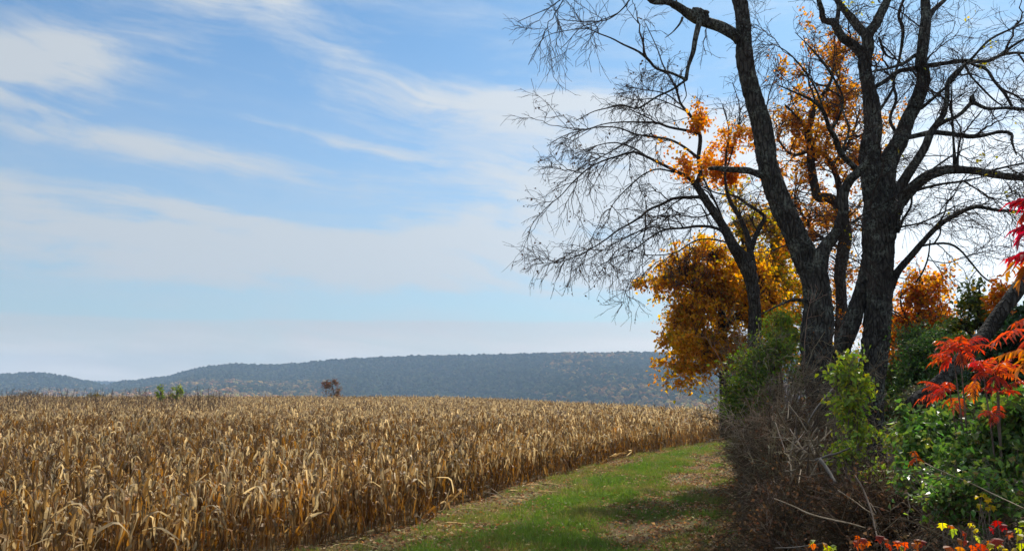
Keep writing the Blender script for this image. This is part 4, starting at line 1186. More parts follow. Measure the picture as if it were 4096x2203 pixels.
def tall_stalks():
    """the tall dead weed stems that stick out above the corn at the left"""
    n = 1100
    Y = rng.uniform(85, 180, n); px = np.where(rng.random(n) < 0.78, rng.uniform(-150, 900, n), rng.uniform(700, 2500, n))
    X = (px - 2048) / FPX * Y
    keep = X < xl(Y) - 1; X, Y = X[keep], Y[keep]; n = len(X)
    Z = gz(X, Y)
    h = 2.0 + np.minimum(rng.gamma(2.2, 0.48, n), 2.3) * np.where(px[keep] < 950, 1.0, 0.45)
    t = np.linspace(0, 1, 5)[None, :, None]
    b = np.stack([X, Y, Z], 1)[:, None, :]
    d = norm(np.stack([rng.normal(0, 0.2, n), rng.normal(0, 0.2, n), np.ones(n)], 1))[:, None, :]
    pth = b + d * t * h[:, None, None] + np.stack([rng.normal(0, .18, n), rng.normal(0, .18, n), np.zeros(n)], 1)[:, None, :] * t ** 2
    rad = np.linspace(0.028, 0.014, 5)[None, :] * np.ones((n, 1))
    a, ar = sprout(pth, rad, np.full(n, 7), 0.4, 1.0, (0.2, 0.8), (15, 60), 3, 0.018, 0.012, (0, 0, 0.1), 0.04)
    vf = join(tubes(pth, rad, 3), tubes(a, ar, 3))
    o = add_obj('tall_weeds', mesh_np('tall_weeds', vf[0], vf[1], M_WEED))
    tag(o, 'thin dead weed stems standing above the corn at the far edge', 'weeds', kind='stuff')


tree_leaning()
tree_upright()
tree_arching()
tree_leafy()
DG = [(0.05, 0.075, 0.02, 2), (0.09, 0.10, 0.03, 1)]
far_tree('russet_tree', 'lone rust topped tree leaning over the far edge of the corn', 'tree', 1335, 1512, 205, 78, [(0.16, 0.055, 0.025, 2), (0.11, 0.075, 0.03, 2), (0.07, 0.055, 0.025, 1)], -0.45, 2600)
far_tree('young_tree', 'slim bright green young tree poking above the corn, left one of a pair', 'tree', 640, 1532, 150, 34, [(0.14, 0.22, 0.02, 2), (0.28, 0.30, 0.03, 1)], 0, 700)
far_tree('young_tree', 'yellow green young tree poking above the corn, right one of a pair', 'tree', 705, 1536, 152, 48, [(0.16, 0.23, 0.03, 2), (0.32, 0.32, 0.04, 1)], 0.1, 700)
far_tree('bush', 'olive yellow bush beyond the corn right of the green pair', 'bush', 832, 1578, 200, 70, [(0.16, 0.14, 0.03, 2), (0.10, 0.10, 0.03, 1)], 0, 900)
far_tree('bush', 'yellowish bush among the tall weeds left of the green pair', 'bush', 385, 1572, 200, 80, [(0.20, 0.15, 0.03, 2), (0.13, 0.11, 0.03, 1)], 0, 900)
far_tree('bush', 'brown bush at the far left edge of the corn', 'bush', 120, 1562, 200, 110, [(0.12, 0.08, 0.04, 2), (0.09, 0.07, 0.03, 1)], 0, 1000)
far_tree('bush', 'small dark green bush at the foot of the green pair', 'bush', 672, 1572, 185, 50, DG, 0, 600)
tall_stalks()

# ------------------------------------------------------------------ hedge, shrubs, brush
def shrub(name, label, ells, ncl, per, crad, size, pal, mat, foot=None, hang=0.5, dsp=0.9, tw=0.012, flat=0.6, twm=None, cat='shrub', group=None, jit=0.22, nst=9):
    """a many-stemmed shrub: stems from the ground to the leaf clusters"""
    e0 = ells[0]
    fx, fd = foot or (e0[0], e0[4])
    b = base_at(fx, fd)
    root = empty(name, b); tag(root, label, cat, group)
    cl = ell_clusters(ells, ncl, dsp)
    g = gz(cl[:, 0], cl[:, 1]); cl[:, 2] = np.maximum(cl[:, 2], g + 0.08)
    k = rng.choice(len(cl), min(nst, len(cl)), replace=False)
    tops = cl[k]
    n = len(k)
    b0 = np.array(b)[None] + np.concatenate([rng.normal(0, 0.25, (n, 2)), np.zeros((n, 1))], 1); b0[:, 2] = gz(b0[:, 0], b0[:, 1]) - 0.03
    t = np.linspace(0, 1, 9)[None, :, None]
    h = np.linalg.norm(tops - b0, axis=1)[:, None, None]
    pth = b0[:, None] * (1 - t) + tops[:, None] * t + np.array([0, 0, 0.22]) * h * 4 * t * (1 - t) * 0.5
    rad = tw * 1.6 * (1 - 0.65 * t[0, :, 0])[None, :] * rng.uniform(0.7, 1.2, (n, 1))
    v, f = tubes(pth, rad, 5)
    part('stems', v, f, twm or M_CANE, root)
    crown(root, pth[:, 3:].reshape(-1, 3), cl, per, crad, size, pal, mat, hang, flat, twm or M_CANE, tw, jit)
    return root


HON = [(0.085, 0.17, 0.04, 4), (0.125, 0.22, 0.045, 3), (0.20, 0.28, 0.055, 1.8), (0.06, 0.11, 0.03, 1.5), (0.24, 0.24, 0.06, .5)]
YEL = [(0.30, 0.38, 0.055, 3), (0.20, 0.30, 0.05, 2), (0.46, 0.44, 0.06, 1.5)]
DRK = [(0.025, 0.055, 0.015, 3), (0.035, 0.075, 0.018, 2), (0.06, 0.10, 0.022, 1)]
VINE = [(0.13, 0.20, 0.028, 3), (0.19, 0.26, 0.035, 2), (0.085, 0.13, 0.022, 1.5), (0.30, 0.26, 0.05, .9)]


def undergrowth():
    shrub('ivy_shrub', 'dark green vine covered shrub under the golden maple at the track edge', [(3000, 1500, 85, 90, 22.5, 2), (2965, 1560, 65, 65, 22, 1.3), (3050, 1440, 100, 60, 23, 1.4), (2930, 1620, 40, 40, 22, 0.3), (3120, 1390, 70, 45, 23, .5), (2990, 1600, 60, 60, 22, .8)], 300, 24, 0.34, (0.07, 0.12), VINE, M_GREEN, (3000, 23.5))
    shrub('leafy_sapling', 'bright yellow green sapling growing in front of the two big trunks', [(3410, 1510, 75, 50, 15.5, 2), (3400, 1620, 62, 90, 15.5, 2), (3345, 1480, 45, 40, 15.5, .6), (3430, 1720, 60, 45, 15.5, .7), (3410, 1420, 35, 30, 15.5, .3)], 90, 16, 0.24, (0.07, 0.125), YEL, M_GREEN, (3400, 15.5), 0.9, 0.6, 0.008)
    shrub('leafy_sapling', 'yellow green leaves climbing left of the leaning trunk below the golden maple', [(3130, 1280, 60, 60, 28.5, 1), (3170, 1340, 45, 50, 28.5, 1), (3100, 1350, 60, 40, 28.5, .8)], 90, 20, 0.35, (0.09, 0.15), YEL, M_GREEN, (3150, 28.5), 0.8, 0.7, 0.01)
    shrub('leafy_sapling', 'low yellow green sprigs at the foot of the upright trunk', [(3390, 1790, 60, 28, 14.5, 1), (3600, 1745, 70, 28, 14.5, 1), (3540, 1915, 120, 30, 13.5, 1.6)], 70, 15, 0.2, (0.06, 0.11), YEL, M_GREEN, (3500, 14.2), 0.7, 0.7, 0.007)
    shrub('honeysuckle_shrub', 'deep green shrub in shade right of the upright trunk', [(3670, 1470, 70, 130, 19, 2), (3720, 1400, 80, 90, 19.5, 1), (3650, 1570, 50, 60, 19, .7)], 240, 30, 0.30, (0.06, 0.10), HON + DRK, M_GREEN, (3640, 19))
    shrub('honeysuckle_shrub', 'dull green brown shrub behind the upright trunk, seen past its right side', [(3590, 1520, 90, 130, 33, 2), (3640, 1400, 70, 80, 33, 1), (3560, 1640, 70, 70, 32, 1)], 260, 26, 0.42, (0.10, 0.17), HON + [(0.20, 0.15, 0.05, 3), (0.12, 0.09, 0.04, 2)], M_GREEN, (3590, 33))
    shrub('honeysuckle_shrub', 'dull green brown shrub seen between the two big trunks', [(3370, 1480, 80, 120, 33, 2), (3230, 1500, 90, 110, 33, 1.5), (3350, 1620, 80, 70, 32, 1)], 260, 26, 0.42, (0.10, 0.17), YEL[1:2] + HON + [(0.24, 0.17, 0.05, 3), (0.12, 0.09, 0.04, 2)], M_GREEN, (3330, 33))
    shrub('honeysuckle_shrub', 'mid green shrub below the small orange tree', [(3740, 1360, 110, 65, 23, 2), (3650, 1350, 60, 60, 23, .8), (3840, 1380, 80, 60, 23, .8)], 170, 26, 0.30, (0.07, 0.11), HON, M_GREEN, (3740, 23))
    shrub('honeysuckle_shrub', 'grey green viny shrub between upright trunk and fallen log', [(3665, 1630, 70, 75, 16, 2), (3650, 1740, 60, 75, 15.5, 1), (3710, 1690, 70, 80, 15.5, 1)], 200, 28, 0.26, (0.055, 0.09), [(0.07, 0.10, 0.04, 3), (0.11, 0.13, 0.05, 2), (0.17, 0.17, 0.05, 1), (0.10, 0.075, 0.04, 1)], M_GREEN, (3670, 15.8))
    shrub('pine_shrub', 'dark evergreen shrub at the right edge behind the red sumac', [(4060, 1430, 110, 130, 15, 2), (4000, 1560, 110, 80, 14.5, 1.2), (4110, 1300, 60, 90, 15.5, 1)], 240, 32, 0.26, (0.10, 0.16), [(0.018, 0.040, 0.018, 3), (0.028, 0.055, 0.022, 2)], M_GREEN, (4070, 15))
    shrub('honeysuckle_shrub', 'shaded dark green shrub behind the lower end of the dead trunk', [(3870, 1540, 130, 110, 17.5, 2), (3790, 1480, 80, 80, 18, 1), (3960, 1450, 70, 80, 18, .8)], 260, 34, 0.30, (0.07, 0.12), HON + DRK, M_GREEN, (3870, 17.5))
    hedge = shrub('hedge', 'green hedge growth carrying on beyond the red sumac', [(4380, 1620, 190, 150, 13, 2), (4440, 1720, 190, 120, 13, 1.5), (4520, 1620, 190, 150, 18, 2), (4580, 1720, 190, 120, 18, 1.5), (4350, 1600, 190, 150, 23, 2), (4650, 1640, 190, 140, 27, 2)],
                  330, 17, 0.42, (0.12, 0.2), HON, M_GREEN, (4500, 18), nst=40)
    hedge['kind'] = 'stuff'
    shrub('leafy_shrub', 'glossy green shrub with large leaves below the red sumac', [(3760, 1740, 120, 110, 11.5, 2), (3700, 1830, 110, 80, 11, 1.2), (3850, 1680, 100, 90, 11.8, 1.2)], 230, 26, 0.24, (0.07, 0.13), HON, M_GREEN, (3770, 11.4), 0.7, 0.8, 0.01)
    shrub('leafy_shrub', 'glossy green shrub filling the right edge under the orange sumac fronds', [(3980, 1740, 130, 130, 9.8, 2), (4070, 1690, 90, 150, 9.6, 1.6), (3900, 1850, 120, 90, 9.6, 1.3), (4080, 1870, 80, 110, 9.2, 1)], 260, 28, 0.22, (0.065, 0.12), HON, M_GREEN, (4000, 9.6), 0.8, 0.8, 0.009)
    shrub('leafy_shrub', 'low green shrub spreading over the brown brush below the glossy ones', [(3820, 1960, 150, 60, 8.8, 2), (3960, 1990, 130, 70, 8.4, 1.6), (3650, 1920, 100, 40, 10, 1)], 150, 22, 0.18, (0.05, 0.09), HON + [(0.12, 0.10, 0.04, 2)], M_GREEN, (3850, 8.7), 0.6, 0.8, 0.008)


def bare_shrub(label, px, d, py_top, wpx, n, mat, brown=0, name='bare_shrub', lean=0.0, hscale=1.0):
    b = np.array(base_at(px, d)); n = int(n * 1.7); brown = int(brown * 1.5)
    root = empty(name, b); tag(root, label, 'bush', None)
    H = P(px, py_top, d)[2] - b[2]; W = WPX(wpx, d)
    s0 = b[None] + np.clip(rng.normal(0, 1, (n, 3)), -1.6, 1.6) * np.array([W * 0.45, W * 0.55, 0])
    s0[:, 0] = np.maximum(s0[:, 0], xr(s0[:, 1]) + rng.uniform(0.5, 1.3, n)); s0[:, 2] = gz(s0[:, 0], s0[:, 1]) - 0.03
    az = rng.uniform(0, 6.28, n); tilt = np.abs(rng.normal(0, 0.38, n))
    d0 = np.stack([np.maximum(np.sin(tilt) * np.cos(az), -0.16) + lean, np.sin(tilt) * np.sin(az), np.cos(tilt)], 1)
    L = H * rng.uniform(0.5, 1.3, n)
    t = np.linspace(0, 1, 9)[None, :, None]
    out = np.stack([np.maximum(np.cos(az), -0.25), np.sin(az), np.full(n, -0.55)], 1) * rng.uniform(0.05, 0.6, (n, 1))
    pth = s0[:, None] + L[:, None, None] * (d0[:, None] * t + out[:, None] * t ** 2.4 * 0.6)
    pth += np.cumsum(rng.standard_normal((n, 9, 3)) * 0.02, 1) * t * L[:, None, None] * 0.6
    rad = rng.uniform(0.007, 0.018, n)[:, None] * (1 - 0.6 * t[0, :, 0])[None, :]
    a, ar = sprout(pth, rad, np.full(n, 9), 0.2, 1.0, (0.35, 1.2), (20, 75), 5, 0.009, 0.006, (0, 0, -0.2), 0.09)
    c, cr = sprout(a, ar, np.full(len(a), 3), 0.2, 1.0, (0.12, 0.55), (20, 75), 3, 0.006, 0.005, (0, 0, -0.1), 0.09)
    v, f = tubes(pth, rad, 4)
    pal = [(0.19, 0.14, 0.09, 3), (0.29, 0.225, 0.15, 3), (0.44, 0.35, 0.25, 1.6), (0.10, 0.072, 0.046, 1.2)] if mat is not M_DARKB else [(0.10, 0.070, 0.044, 4), (0.18, 0.128, 0.082, 3), (0.34, 0.26, 0.175, 1.2)]
    cc = pick_cols(n, pal, 0.15)
    part('canes', v, f, M_DEAD, root, np.repeat(cc, 36, 0))
    vf = join(tubes(a, ar, 3), tubes(c, cr, 3))
    ca = np.repeat(cc, 9, 0)
    part('twigs', vf[0], vf[1], M_DEAD, root, np.concatenate([np.repeat(ca, 15, 0), np.repeat(np.repeat(ca, 3, 0), 9, 0)]), kind='stuff')
    if brown:
        i = rng.integers(0, len(a), brown); k = rng.integers(1, 5, brown)
        pos = a[i, k] + rng.normal(0, 0.05, (brown, 3))
        v, f, cc = leaf_set(pos, (0.05, 0.1), [(0.16, 0.08, 0.04, 3), (0.25, 0.125, 0.055, 2), (0.09, 0.055, 0.032, 2)], 0.8)
        part('dead_leaves', v, f, M_DEAD, root, cc, kind='stuff')
    return root


def thicket():
    bare_shrub('russet brown leafless bush at the track edge where the corn ends', 2985, 30, 1650, 40, 34, M_DARKB, 1500)
    bare_shrub('grey brown bramble thicket under the green vine shrub', 3055, 23.5, 1480, 65, 90, M_CANE, 500)
    bare_shrub('tall tangled bare thicket leaning on the leaning trunk', 3100, 24.5, 1370, 50, 120, M_CANE, 300)
    bare_shrub('dense dark bramble mound beside the track', 3095, 20, 1720, 50, 60, M_DARKB, 1300)
    bare_shrub('bare tan thicket in front of the leaning trunk', 3105, 20, 1620, 45, 75, M_CANE, 200)
    bare_shrub('brown brush clump at the foot of the leaning trunk', 3190, 17.5, 1880, 70, 34, M_DARKB, 1000)
    bare_shrub('dark bramble heap in the bottom middle beside the leafy track', 3130, 14.5, 2010, 70, 40, M_DARKB, 1500)
    bare_shrub('brown weedy clump between bramble heap and green shrubs', 3480, 12.5, 1970, 120, 45, M_DARKB, 1500)
    bare_shrub('thin grey stemmed bush behind the bright sapling', 3330, 18, 1770, 60, 24, M_CANE, 300)


def dead_brush():
    """the tangle of dead vines, stems and leaves over the bank"""
    n = 2500
    Y = rng.uniform(7.2, 34, n) ** 1.0; X = xr(Y) + rng.gamma(2.2, 1.3, n) - 0.1
    px = X / Y * FPX + 2048
    keep = (px < 4400); X, Y = X[keep], Y[keep]; n = len(X)
    Z = gz(X, Y)
    b = np.stack([X, Y, Z + rng.uniform(-0.05, 0.25, n)], 1)
    az = rng.uniform(0, 6.28, n); el = rng.uniform(0.05, 1.2, n)
    d = np.stack([np.cos(az) * np.cos(el), np.sin(az) * np.cos(el), np.sin(el)], 1)
    L = rng.uniform(0.5, 1.5, n)
    t = np.linspace(0, 1, 7)[None, :, None]
    pth = b[:, None] + L[:, None, None] * (d[:, None] * t + np.array([0, 0, -0.75]) * t ** 2 * np.sin(el)[:, None, None])
    pth += np.cumsum(rng.standard_normal((n, 7, 3)) * 0.045, 1) * t * L[:, None, None]
    rad = rng.uniform(0.004, 0.008, n)[:, None] * np.linspace(1, 0.6, 7)[None]
    a, ar = sprout(pth, rad, np.full(n, 3), 0.1, 1, (0.15, 0.5), (30, 80), 4, 0.004, 0.003, (0, 0, -0.2), 0.08)
    m = 21000
    i = rng.integers(0, len(a), m); k = rng.integers(1, 4, m)
    pos = a[i, k] + rng.normal(0, 0.06, (m, 3))
    lv, lf, lc = leaf_set(pos, (0.03, 0.075), [(0.11, 0.068, 0.04, 3), (0.20, 0.115, 0.06, 2), (0.065, 0.044, 0.03, 2), (0.30, 0.19, 0.11, .9)], 0.7)
    tv, tf = join(tubes(pth, rad, 3), tubes(a, ar, 3))
    cpal = pick_cols(n, [(0.095, 0.065, 0.04, 3), (0.19, 0.135, 0.085, 2), (0.40, 0.31, 0.21, 1)], 0.2)
    tc = np.concatenate([np.repeat(cpal, 21, 0), np.repeat(np.repeat(cpal, 3, 0), 12, 0)])
    v, f = join((tv, np.zeros((0, 4), int)), (lv, lf))
    o = add_obj('dead_undergrowth', mesh_np('dead_undergrowth', v, tf + f[1:], M_DEAD, np.concatenate([tc, lc])))
    tag(o, 'tangle of dead brown vines and leaves covering the bank', 'undergrowth', kind='stuff')


def stick(name, label, pts, d, dd, mat, cat='stick', group=None, sides=6):
    p4 = P4(pts, d, dd)
    zg = gz(p4[:, 0], p4[:, 1]); p4[:, 2] = np.maximum(p4[:, 2], zg + 0.02)
    b = p4[0, :3]
    root_v = catmull(p4, max(8, len(pts) * 5))
    v, f = thick_limb(root_v, sides, 0.08, 0.04, int(pts[0][0]))
    o = add_obj(name, mesh_np(name, v - b, f, mat, None, True)); o.location = b
    tag(o, label, cat, group)


def sticks():
    stick('grey_log', 'short weathered grey log end at the foot of the leaning trunk', [(3280, 1836, 12), (3312, 1880, 13), (3342, 1930, 11)], 13.6, -0.6, M_GREYW, 'log', sides=10)
    stick('dead_cane', 'long pale arching cane lying across the bottom brush', [(3095, 1992, 4), (3170, 2022, 5.5), (3242, 2055, 6), (3340, 2080, 6), (3400, 2092, 5), (3462, 2110, 4)], 11.5, -1, M_STRAW)
    stick('dead_cane', 'pale thin cane slanting right of the grey log', [(3350, 1958, 4), (3420, 2005, 4.5), (3460, 2035, 4), (3505, 2060, 3)], 11.5, -.6, M_STRAW)
    stick('dead_cane', 'brown upright cane standing in the brush below the log', [(3420, 1900, 4), (3448, 1947, 6), (3470, 2000, 7), (3488, 2055, 7), (3500, 2110, 7), (3512, 2160, 6)], 11.2, -.9, M_CANE)
    stick('dead_cane', 'long thin straight stem running down to the lower right corner', [(3700, 1850, 3), (3760, 1880, 4), (3880, 1930, 4), (3980, 1978, 4.5), (4100, 2034, 4)], 9.0, -1.5, M_STRAW)
    stick('dead_cane', 'hooked bleached vine stem in the right hand brush', [(3612, 1978, 4), (3622, 1971, 5), (3634, 1974, 5.5), (3633, 2000, 5), (3640, 2030, 4.5), (3632, 2050, 4), (3634, 2078, 4)], 9.6, -.2, M_STRAW)
    stick('dead_cane', 'bleached side stem forking left of the hooked vine', [(3640, 2030, 4), (3610, 2008, 3.6), (3588, 2022, 3), (3562, 2040, 2.4)], 9.6, 0, M_STRAW)
    stick('dead_cane', 'kinked pale stem right of the hooked vine', [(3650, 2022, 4), (3668, 2040, 3.6), (3690, 2062, 3.2), (3696, 2086, 3)], 9.5, 0, M_STRAW)
    stick('dead_cane', 'grey stick leaning up to the right across the leaning trunk', [(3225, 1700, 4), (3260, 1640, 6), (3300, 1590, 7), (3330, 1555, 6)], 17.5, 1.2, M_GREYW)
    stick('dead_cane', 'horizontal grey brown branch end under the bright sapling', [(3260, 1840, 8), (3310, 1822, 9), (3350, 1812, 8), (3400, 1790, 5)], 13.8, -.5, M_GREYW)
    stick('dead_cane', 'level bleached stem among the green shrubs on the right', [(3660, 1992, 3), (3760, 2002, 4), (3880, 2016, 4), (3990, 2050, 3)], 9.0, -.5, M_STRAW)
    stick('dead_cane', 'thin grey stem along the bottom edge left of the red leaves', [(3100, 2190, 4), (3170, 2188, 4.5), (3240, 2180, 4), (3290, 2172, 3)], 9.6, -.3, M_GREYW)
    # the bleached heap of cut stems in front of the leaning trunk
    for k in range(60):
        x0 = rng.uniform(3125, 3300); y0 = rng.normal(1815, 62)
        a = rng.normal(-1.5, 0.75); L = rng.uniform(35, 135)
        if k % 6 == 0: a = rng.normal(-0.2, 0.3); L *= 0.55
        w = rng.uniform(3.5, 8)
        x1, y1 = x0 + math.cos(a) * L, y0 + math.sin(a) * L
        stick('cut_stem', 'bleached straight stem in the loose pale heap before the leaning trunk', [(x0, y0, w), ((x0 + x1) / 2 + rng.normal(0, 3), (y0 + y1) / 2 + rng.normal(0, 3), w * .9), (x1, y1, w * 0.7)],
              15.6 + rng.normal(0, 0.35), rng.normal(0, 0.7), M_STRAW if k % 4 else M_CANE, 'stem', 'pale heap of cut stems', 5)


def fallen_trunk():
    D = 14.0
    p4 = P4([(3640, 1612, 40), (3672, 1592, 54), (3731, 1556, 62), (3791, 1495, 58), (3860, 1420, 55), (3928, 1352, 54), (3958, 1313, 56), (4019, 1227, 56), (4096, 1131, 58), (4180, 1030, 56), (4300, 900, 50)], D, 1.5)
    b = p4[0, :3]
    root = empty('dead_tree', b); tag(root, 'grey dead tree trunk leaning up to the right behind the red sumac', 'fallen tree')
    r = catmull(p4, 60)
    v, f = thick_limb(r, 22, 0.07, 0.035, 5)
    part('trunk', v, f, M_BARK2, root, smooth=True)
    p2 = P4([(3850, 1435, 30), (3900, 1380, 26), (3945, 1330, 18), (3990, 1300, 8)], D + 0.6, 1.5)
    v, f = thick_limb(catmull(p2, 20), 12, 0.08, 0.04, 6)
    part('broken_limb', v, f, M_BARK, root, smooth=True)


def frond(root, h, tip, d0, d1, n, ll, pal, sag=0.12, hang=0.5):
    """one pinnate sumac leaf from hub h to tip (pixels), as a mesh of its own"""
    a = P(h[0], h[1], d0); b = P(tip[0], tip[1], d1)
    L = np.linalg.norm(b - a)
    t = np.linspace(0, 1, 12)
    pth = a[None] * (1 - t)[:, None] + b[None] * t[:, None]
    pth[:, 2] += sag * L * 4 * t * (1 - t)
    rv, rf = tubes(pth[None], (0.0045 * (1 - 0.6 * t))[None], 4)
    tt = np.repeat(np.linspace(0.16, 0.97, n), 2)
    sgn = np.tile([1.0, -1.0], n)
    pos = np.stack([np.interp(tt, t, pth[:, k]) for k in range(3)], 1)
    tan = norm(np.stack([np.interp(np.minimum(tt + .05, 1), t, pth[:, k]) for k in range(3)], 1) - np.stack([np.interp(tt - .05, t, pth[:, k]) for k in range(3)], 1))
    side = norm(np.cross(tan, np.array([0, 0, 1.0])[None]))
    ax = norm(side * sgn[:, None] * 0.8 + tan * 0.45 + np.array([0, 0, -hang])[None] * rng.uniform(0.5, 1.3, (2 * n, 1)) + rng.normal(0, 0.12, (2 * n, 3)))
    up = norm(np.array([0, 0, 1.0])[None] + rng.normal(0, 0.25, (2 * n, 3)) + side * sgn[:, None] * 0.5)
    ln = ll * (0.65 + 0.5 * np.sin(np.pi * np.clip(tt, 0.1, 0.95))) * rng.uniform(0.85, 1.15, 2 * n)
    lv, lf = leaf_cards(pos, ax, up, ln, ln * 0.22 * rng.uniform(0.8, 1.2, 2 * n), 0.6, 0.18)
    ti = norm(pth[-1:] - pth[-2:-1] + np.array([[0, 0, -0.2 * L / 11]]))
    lv2, lf2 = leaf_cards(pth[-1:], ti, np.array([[0, 0.2, 1.0]]), np.array([ll]), np.array([ll * .28]))
    cc = pick_cols(1, pal, 0.12)
    lc = cc * np.exp(rng.normal(0, 0.14, (2 * n + 1, 1))) * np.exp(rng.normal(0, .08, (2 * n + 1, 3)))
    v, f = join((rv, rf), (lv, lf), (lv2, lf2))
    c = np.concatenate([np.repeat([[0.25, 0.03, 0.02]], len(rv), 0), np.repeat(lc, 5, 0)])
    part('frond', v, f, M_RED, root, c)


def sumac(label, foot, d, hubs, ll=0.10):
    """hubs: list of (hub px, hub py, [tips], palette)"""
    b = base_at(foot[0], d, foot[1])
    root = empty('sumac', b); tag(root, label, 'sumac')
    for hx, hy, tips, pal in hubs:
        h = P(hx, hy, d)
        pts = np.array([[*b, 0.012], [*(0.6 * np.array(b) + 0.4 * h + np.array([0.05, 0, 0.1])), 0.010], [*h, 0.007]])
        pts[0, 2] -= 0.05
        v, f = thick_limb(catmull(pts, 14), 7, 0.06, 0.02, int(hx))
        part('stem', v, f, M_CANE, root, smooth=True)
        for (tx, ty) in tips:
            frond(root, (hx + rng.normal(0, 4), hy + rng.normal(0, 4)), (tx, ty), d, d + rng.normal(0, 0.22), int(rng.integers(9, 12)), ll * rng.uniform(0.9, 1.15), pal)


RED = [(0.56, 0.105, 0.065, 4), (0.58, 0.13, 0.06, 2), (0.46, 0.07, 0.065, 1)]
REDO = [(0.55, 0.09, 0.06, 3), (0.57, 0.15, 0.06, 1.5)]
ORF = [(0.58, 0.19, 0.035, 3), (0.55, 0.11, 0.035, 1)]


def sumacs():
    sumac('red sumac with a spreading crown in front of the leaning dead trunk', (3835, 1700), 9.8,
          [(3840, 1405, [(3752, 1362), (3756, 1388), (3765, 1410), (3800, 1352), (3846, 1345), (3895, 1348), (3936, 1352), (3962, 1382), (3925, 1400), (3890, 1435), (3850, 1450)], RED),
           (3815, 1428, [(3732, 1416), (3726, 1448), (3770, 1462)], REDO)])
    sumac('fiery red and orange sumac right of the crown before the dead trunk', (3950, 1720), 9.3,
          [(3935, 1500, [(3897, 1434), (3880, 1452), (3905, 1510), (3960, 1432), (3930, 1440)], RED),
           (3985, 1500, [(4030, 1432), (4060, 1456), (4086, 1482), (4070, 1512), (4030, 1540), (3968, 1552), (3955, 1470), (4010, 1450)], REDO),
           (3995, 1570, [(4100, 1520), (4060, 1562), (3940, 1548)], RED)])
    sumac('low red sumac in front of the dark lower end of the dead trunk', (3815, 1720), 10.2,
          [(3800, 1565, [(3698, 1524), (3706, 1550), (3742, 1572), (3790, 1528), (3745, 1545), (3668, 1606), (3720, 1604)], RED),
           (3835, 1590, [(3815, 1636), (3780, 1612), (3850, 1640)], REDO), (3905, 1525, [(3880, 1582), (3860, 1560), (3895, 1590)], ORF)])
    sumac('small red sumac sprig deep among the glossy green shrubs', (3985, 1800), 9.2,
          [(3985, 1660, [(3922, 1660), (3998, 1620), (3965, 1690), (4005, 1668), (3950, 1640)], RED)], 0.08)
    sumac('bright red sumac sprig low among green leaves near the upright trunk', (3665, 1900), 10.5,
          [(3665, 1835, [(3648, 1815), (3690, 1850), (3640, 1850)], REDO)], 0.07)
    sumac('orange red sumac whose long fronds enter from the right edge', (4190, 1700), 7.6,
          [(4170, 1338, [(3985, 1362), (4090, 1400)], RED), (4180, 1410, [(4003, 1420), (4080, 1475)], ORF), (4170, 1290, [(4060, 1290)], RED)], 0.13)
    sumac('crimson sumac with hanging leaflets high at the right edge', (4230, 1600), 6.6,
          [(4165, 812, [(4052, 806), (4085, 870), (4110, 790)], [(0.40, 0.03, 0.04, 3), (0.5, 0.06, 0.04, 1)]),
           (4160, 905, [(4062, 915), (4080, 960)], [(0.42, 0.03, 0.05, 1)]),
           (4160, 1030, [(4034, 1030), (4040, 1078), (4085, 1120), (4100, 1010)], [(0.46, 0.03, 0.04, 3), (0.5, 0.16, 0.03, 1)])], 0.125)


def lobed_leaf(sz, r_):
    """a five-lobed maple-like leaf lying in the xy plane, stalk at the origin"""
    out = [(0, 0), (0.30, 0.05), (0.52, 0.20), (0.36, 0.34), (0.56, 0.62), (0.26, 0.60), (0.14, 0.78), (0.0, 1.05), (-0.14, 0.78), (-0.26, 0.60), (-0.56, 0.62), (-0.36, 0.34), (-0.52, 0.20), (-0.30, 0.05)]
    p = np.array(out) * sz * (1 + 0.06 * r_.standard_normal((len(out), 2)))
    z = -0.25 * (np.abs(p[:, 0])) ** 1.3 - 0.2 * p[:, 1] ** 2 / sz + 0.02 * sz * r_.standard_normal(len(p))
    v = np.concatenate([np.stack([p[:, 0], p[:, 1], z], 1), [[0, 0.4 * sz, 0.02]]])
    n = len(p)
    f = np.array([[i, (i + 1) % n, n] for i in range(n)])
    return v, f


def seedling(name, label, px, d, pts, pal, sz, cat='seedling'):
    """a low plant with large lobed leaves, each leaf a part"""
    b = base_at(px, d, 2200)
    root = empty(name, b); tag(root, label, cat)
    tops = np.array([P(x, y, d + rng.normal(0, 0.15)) for x, y in pts])
    n = len(tops)
    t = np.linspace(0, 1, 7)[None, :, None]
    b0 = np.array(b)[None] + np.concatenate([rng.normal(0, .08, (n, 2)), np.zeros((n, 1))], 1)
    pth = b0[:, None] * (1 - t) + tops[:, None] * t + np.array([0, 0, .12]) * 4 * t * (1 - t)
    v, f = tubes(pth, np.full((n, 7), 0.003), 4)
    part('stems', v, f, M_CANE, root)
    r_ = np.random.default_rng(int(px))
    for k in range(n):
        s = sz * rng.uniform(0.62, 1.1)
        v, f = lobed_leaf(s, r_)
        a = rng.uniform(0, 6.28); tl = rng.uniform(0.5, 1.4)
        v = np.stack([v[:, 0], v[:, 1] * math.cos(tl) + v[:, 2] * math.sin(tl), v[:, 2] * math.cos(tl) - v[:, 1] * math.sin(tl)], 1)
        v = np.stack([v[:, 0] * math.cos(a) - v[:, 1] * math.sin(a), v[:, 0] * math.sin(a) + v[:, 1] * math.cos(a), v[:, 2]], 1)
        c = pick_cols(1, pal, 0.15) * np.exp(rng.normal(0, 0.18, (len(v), 1)))
        part('leaf', v + tops[k], f, M_LEAF, root, c)


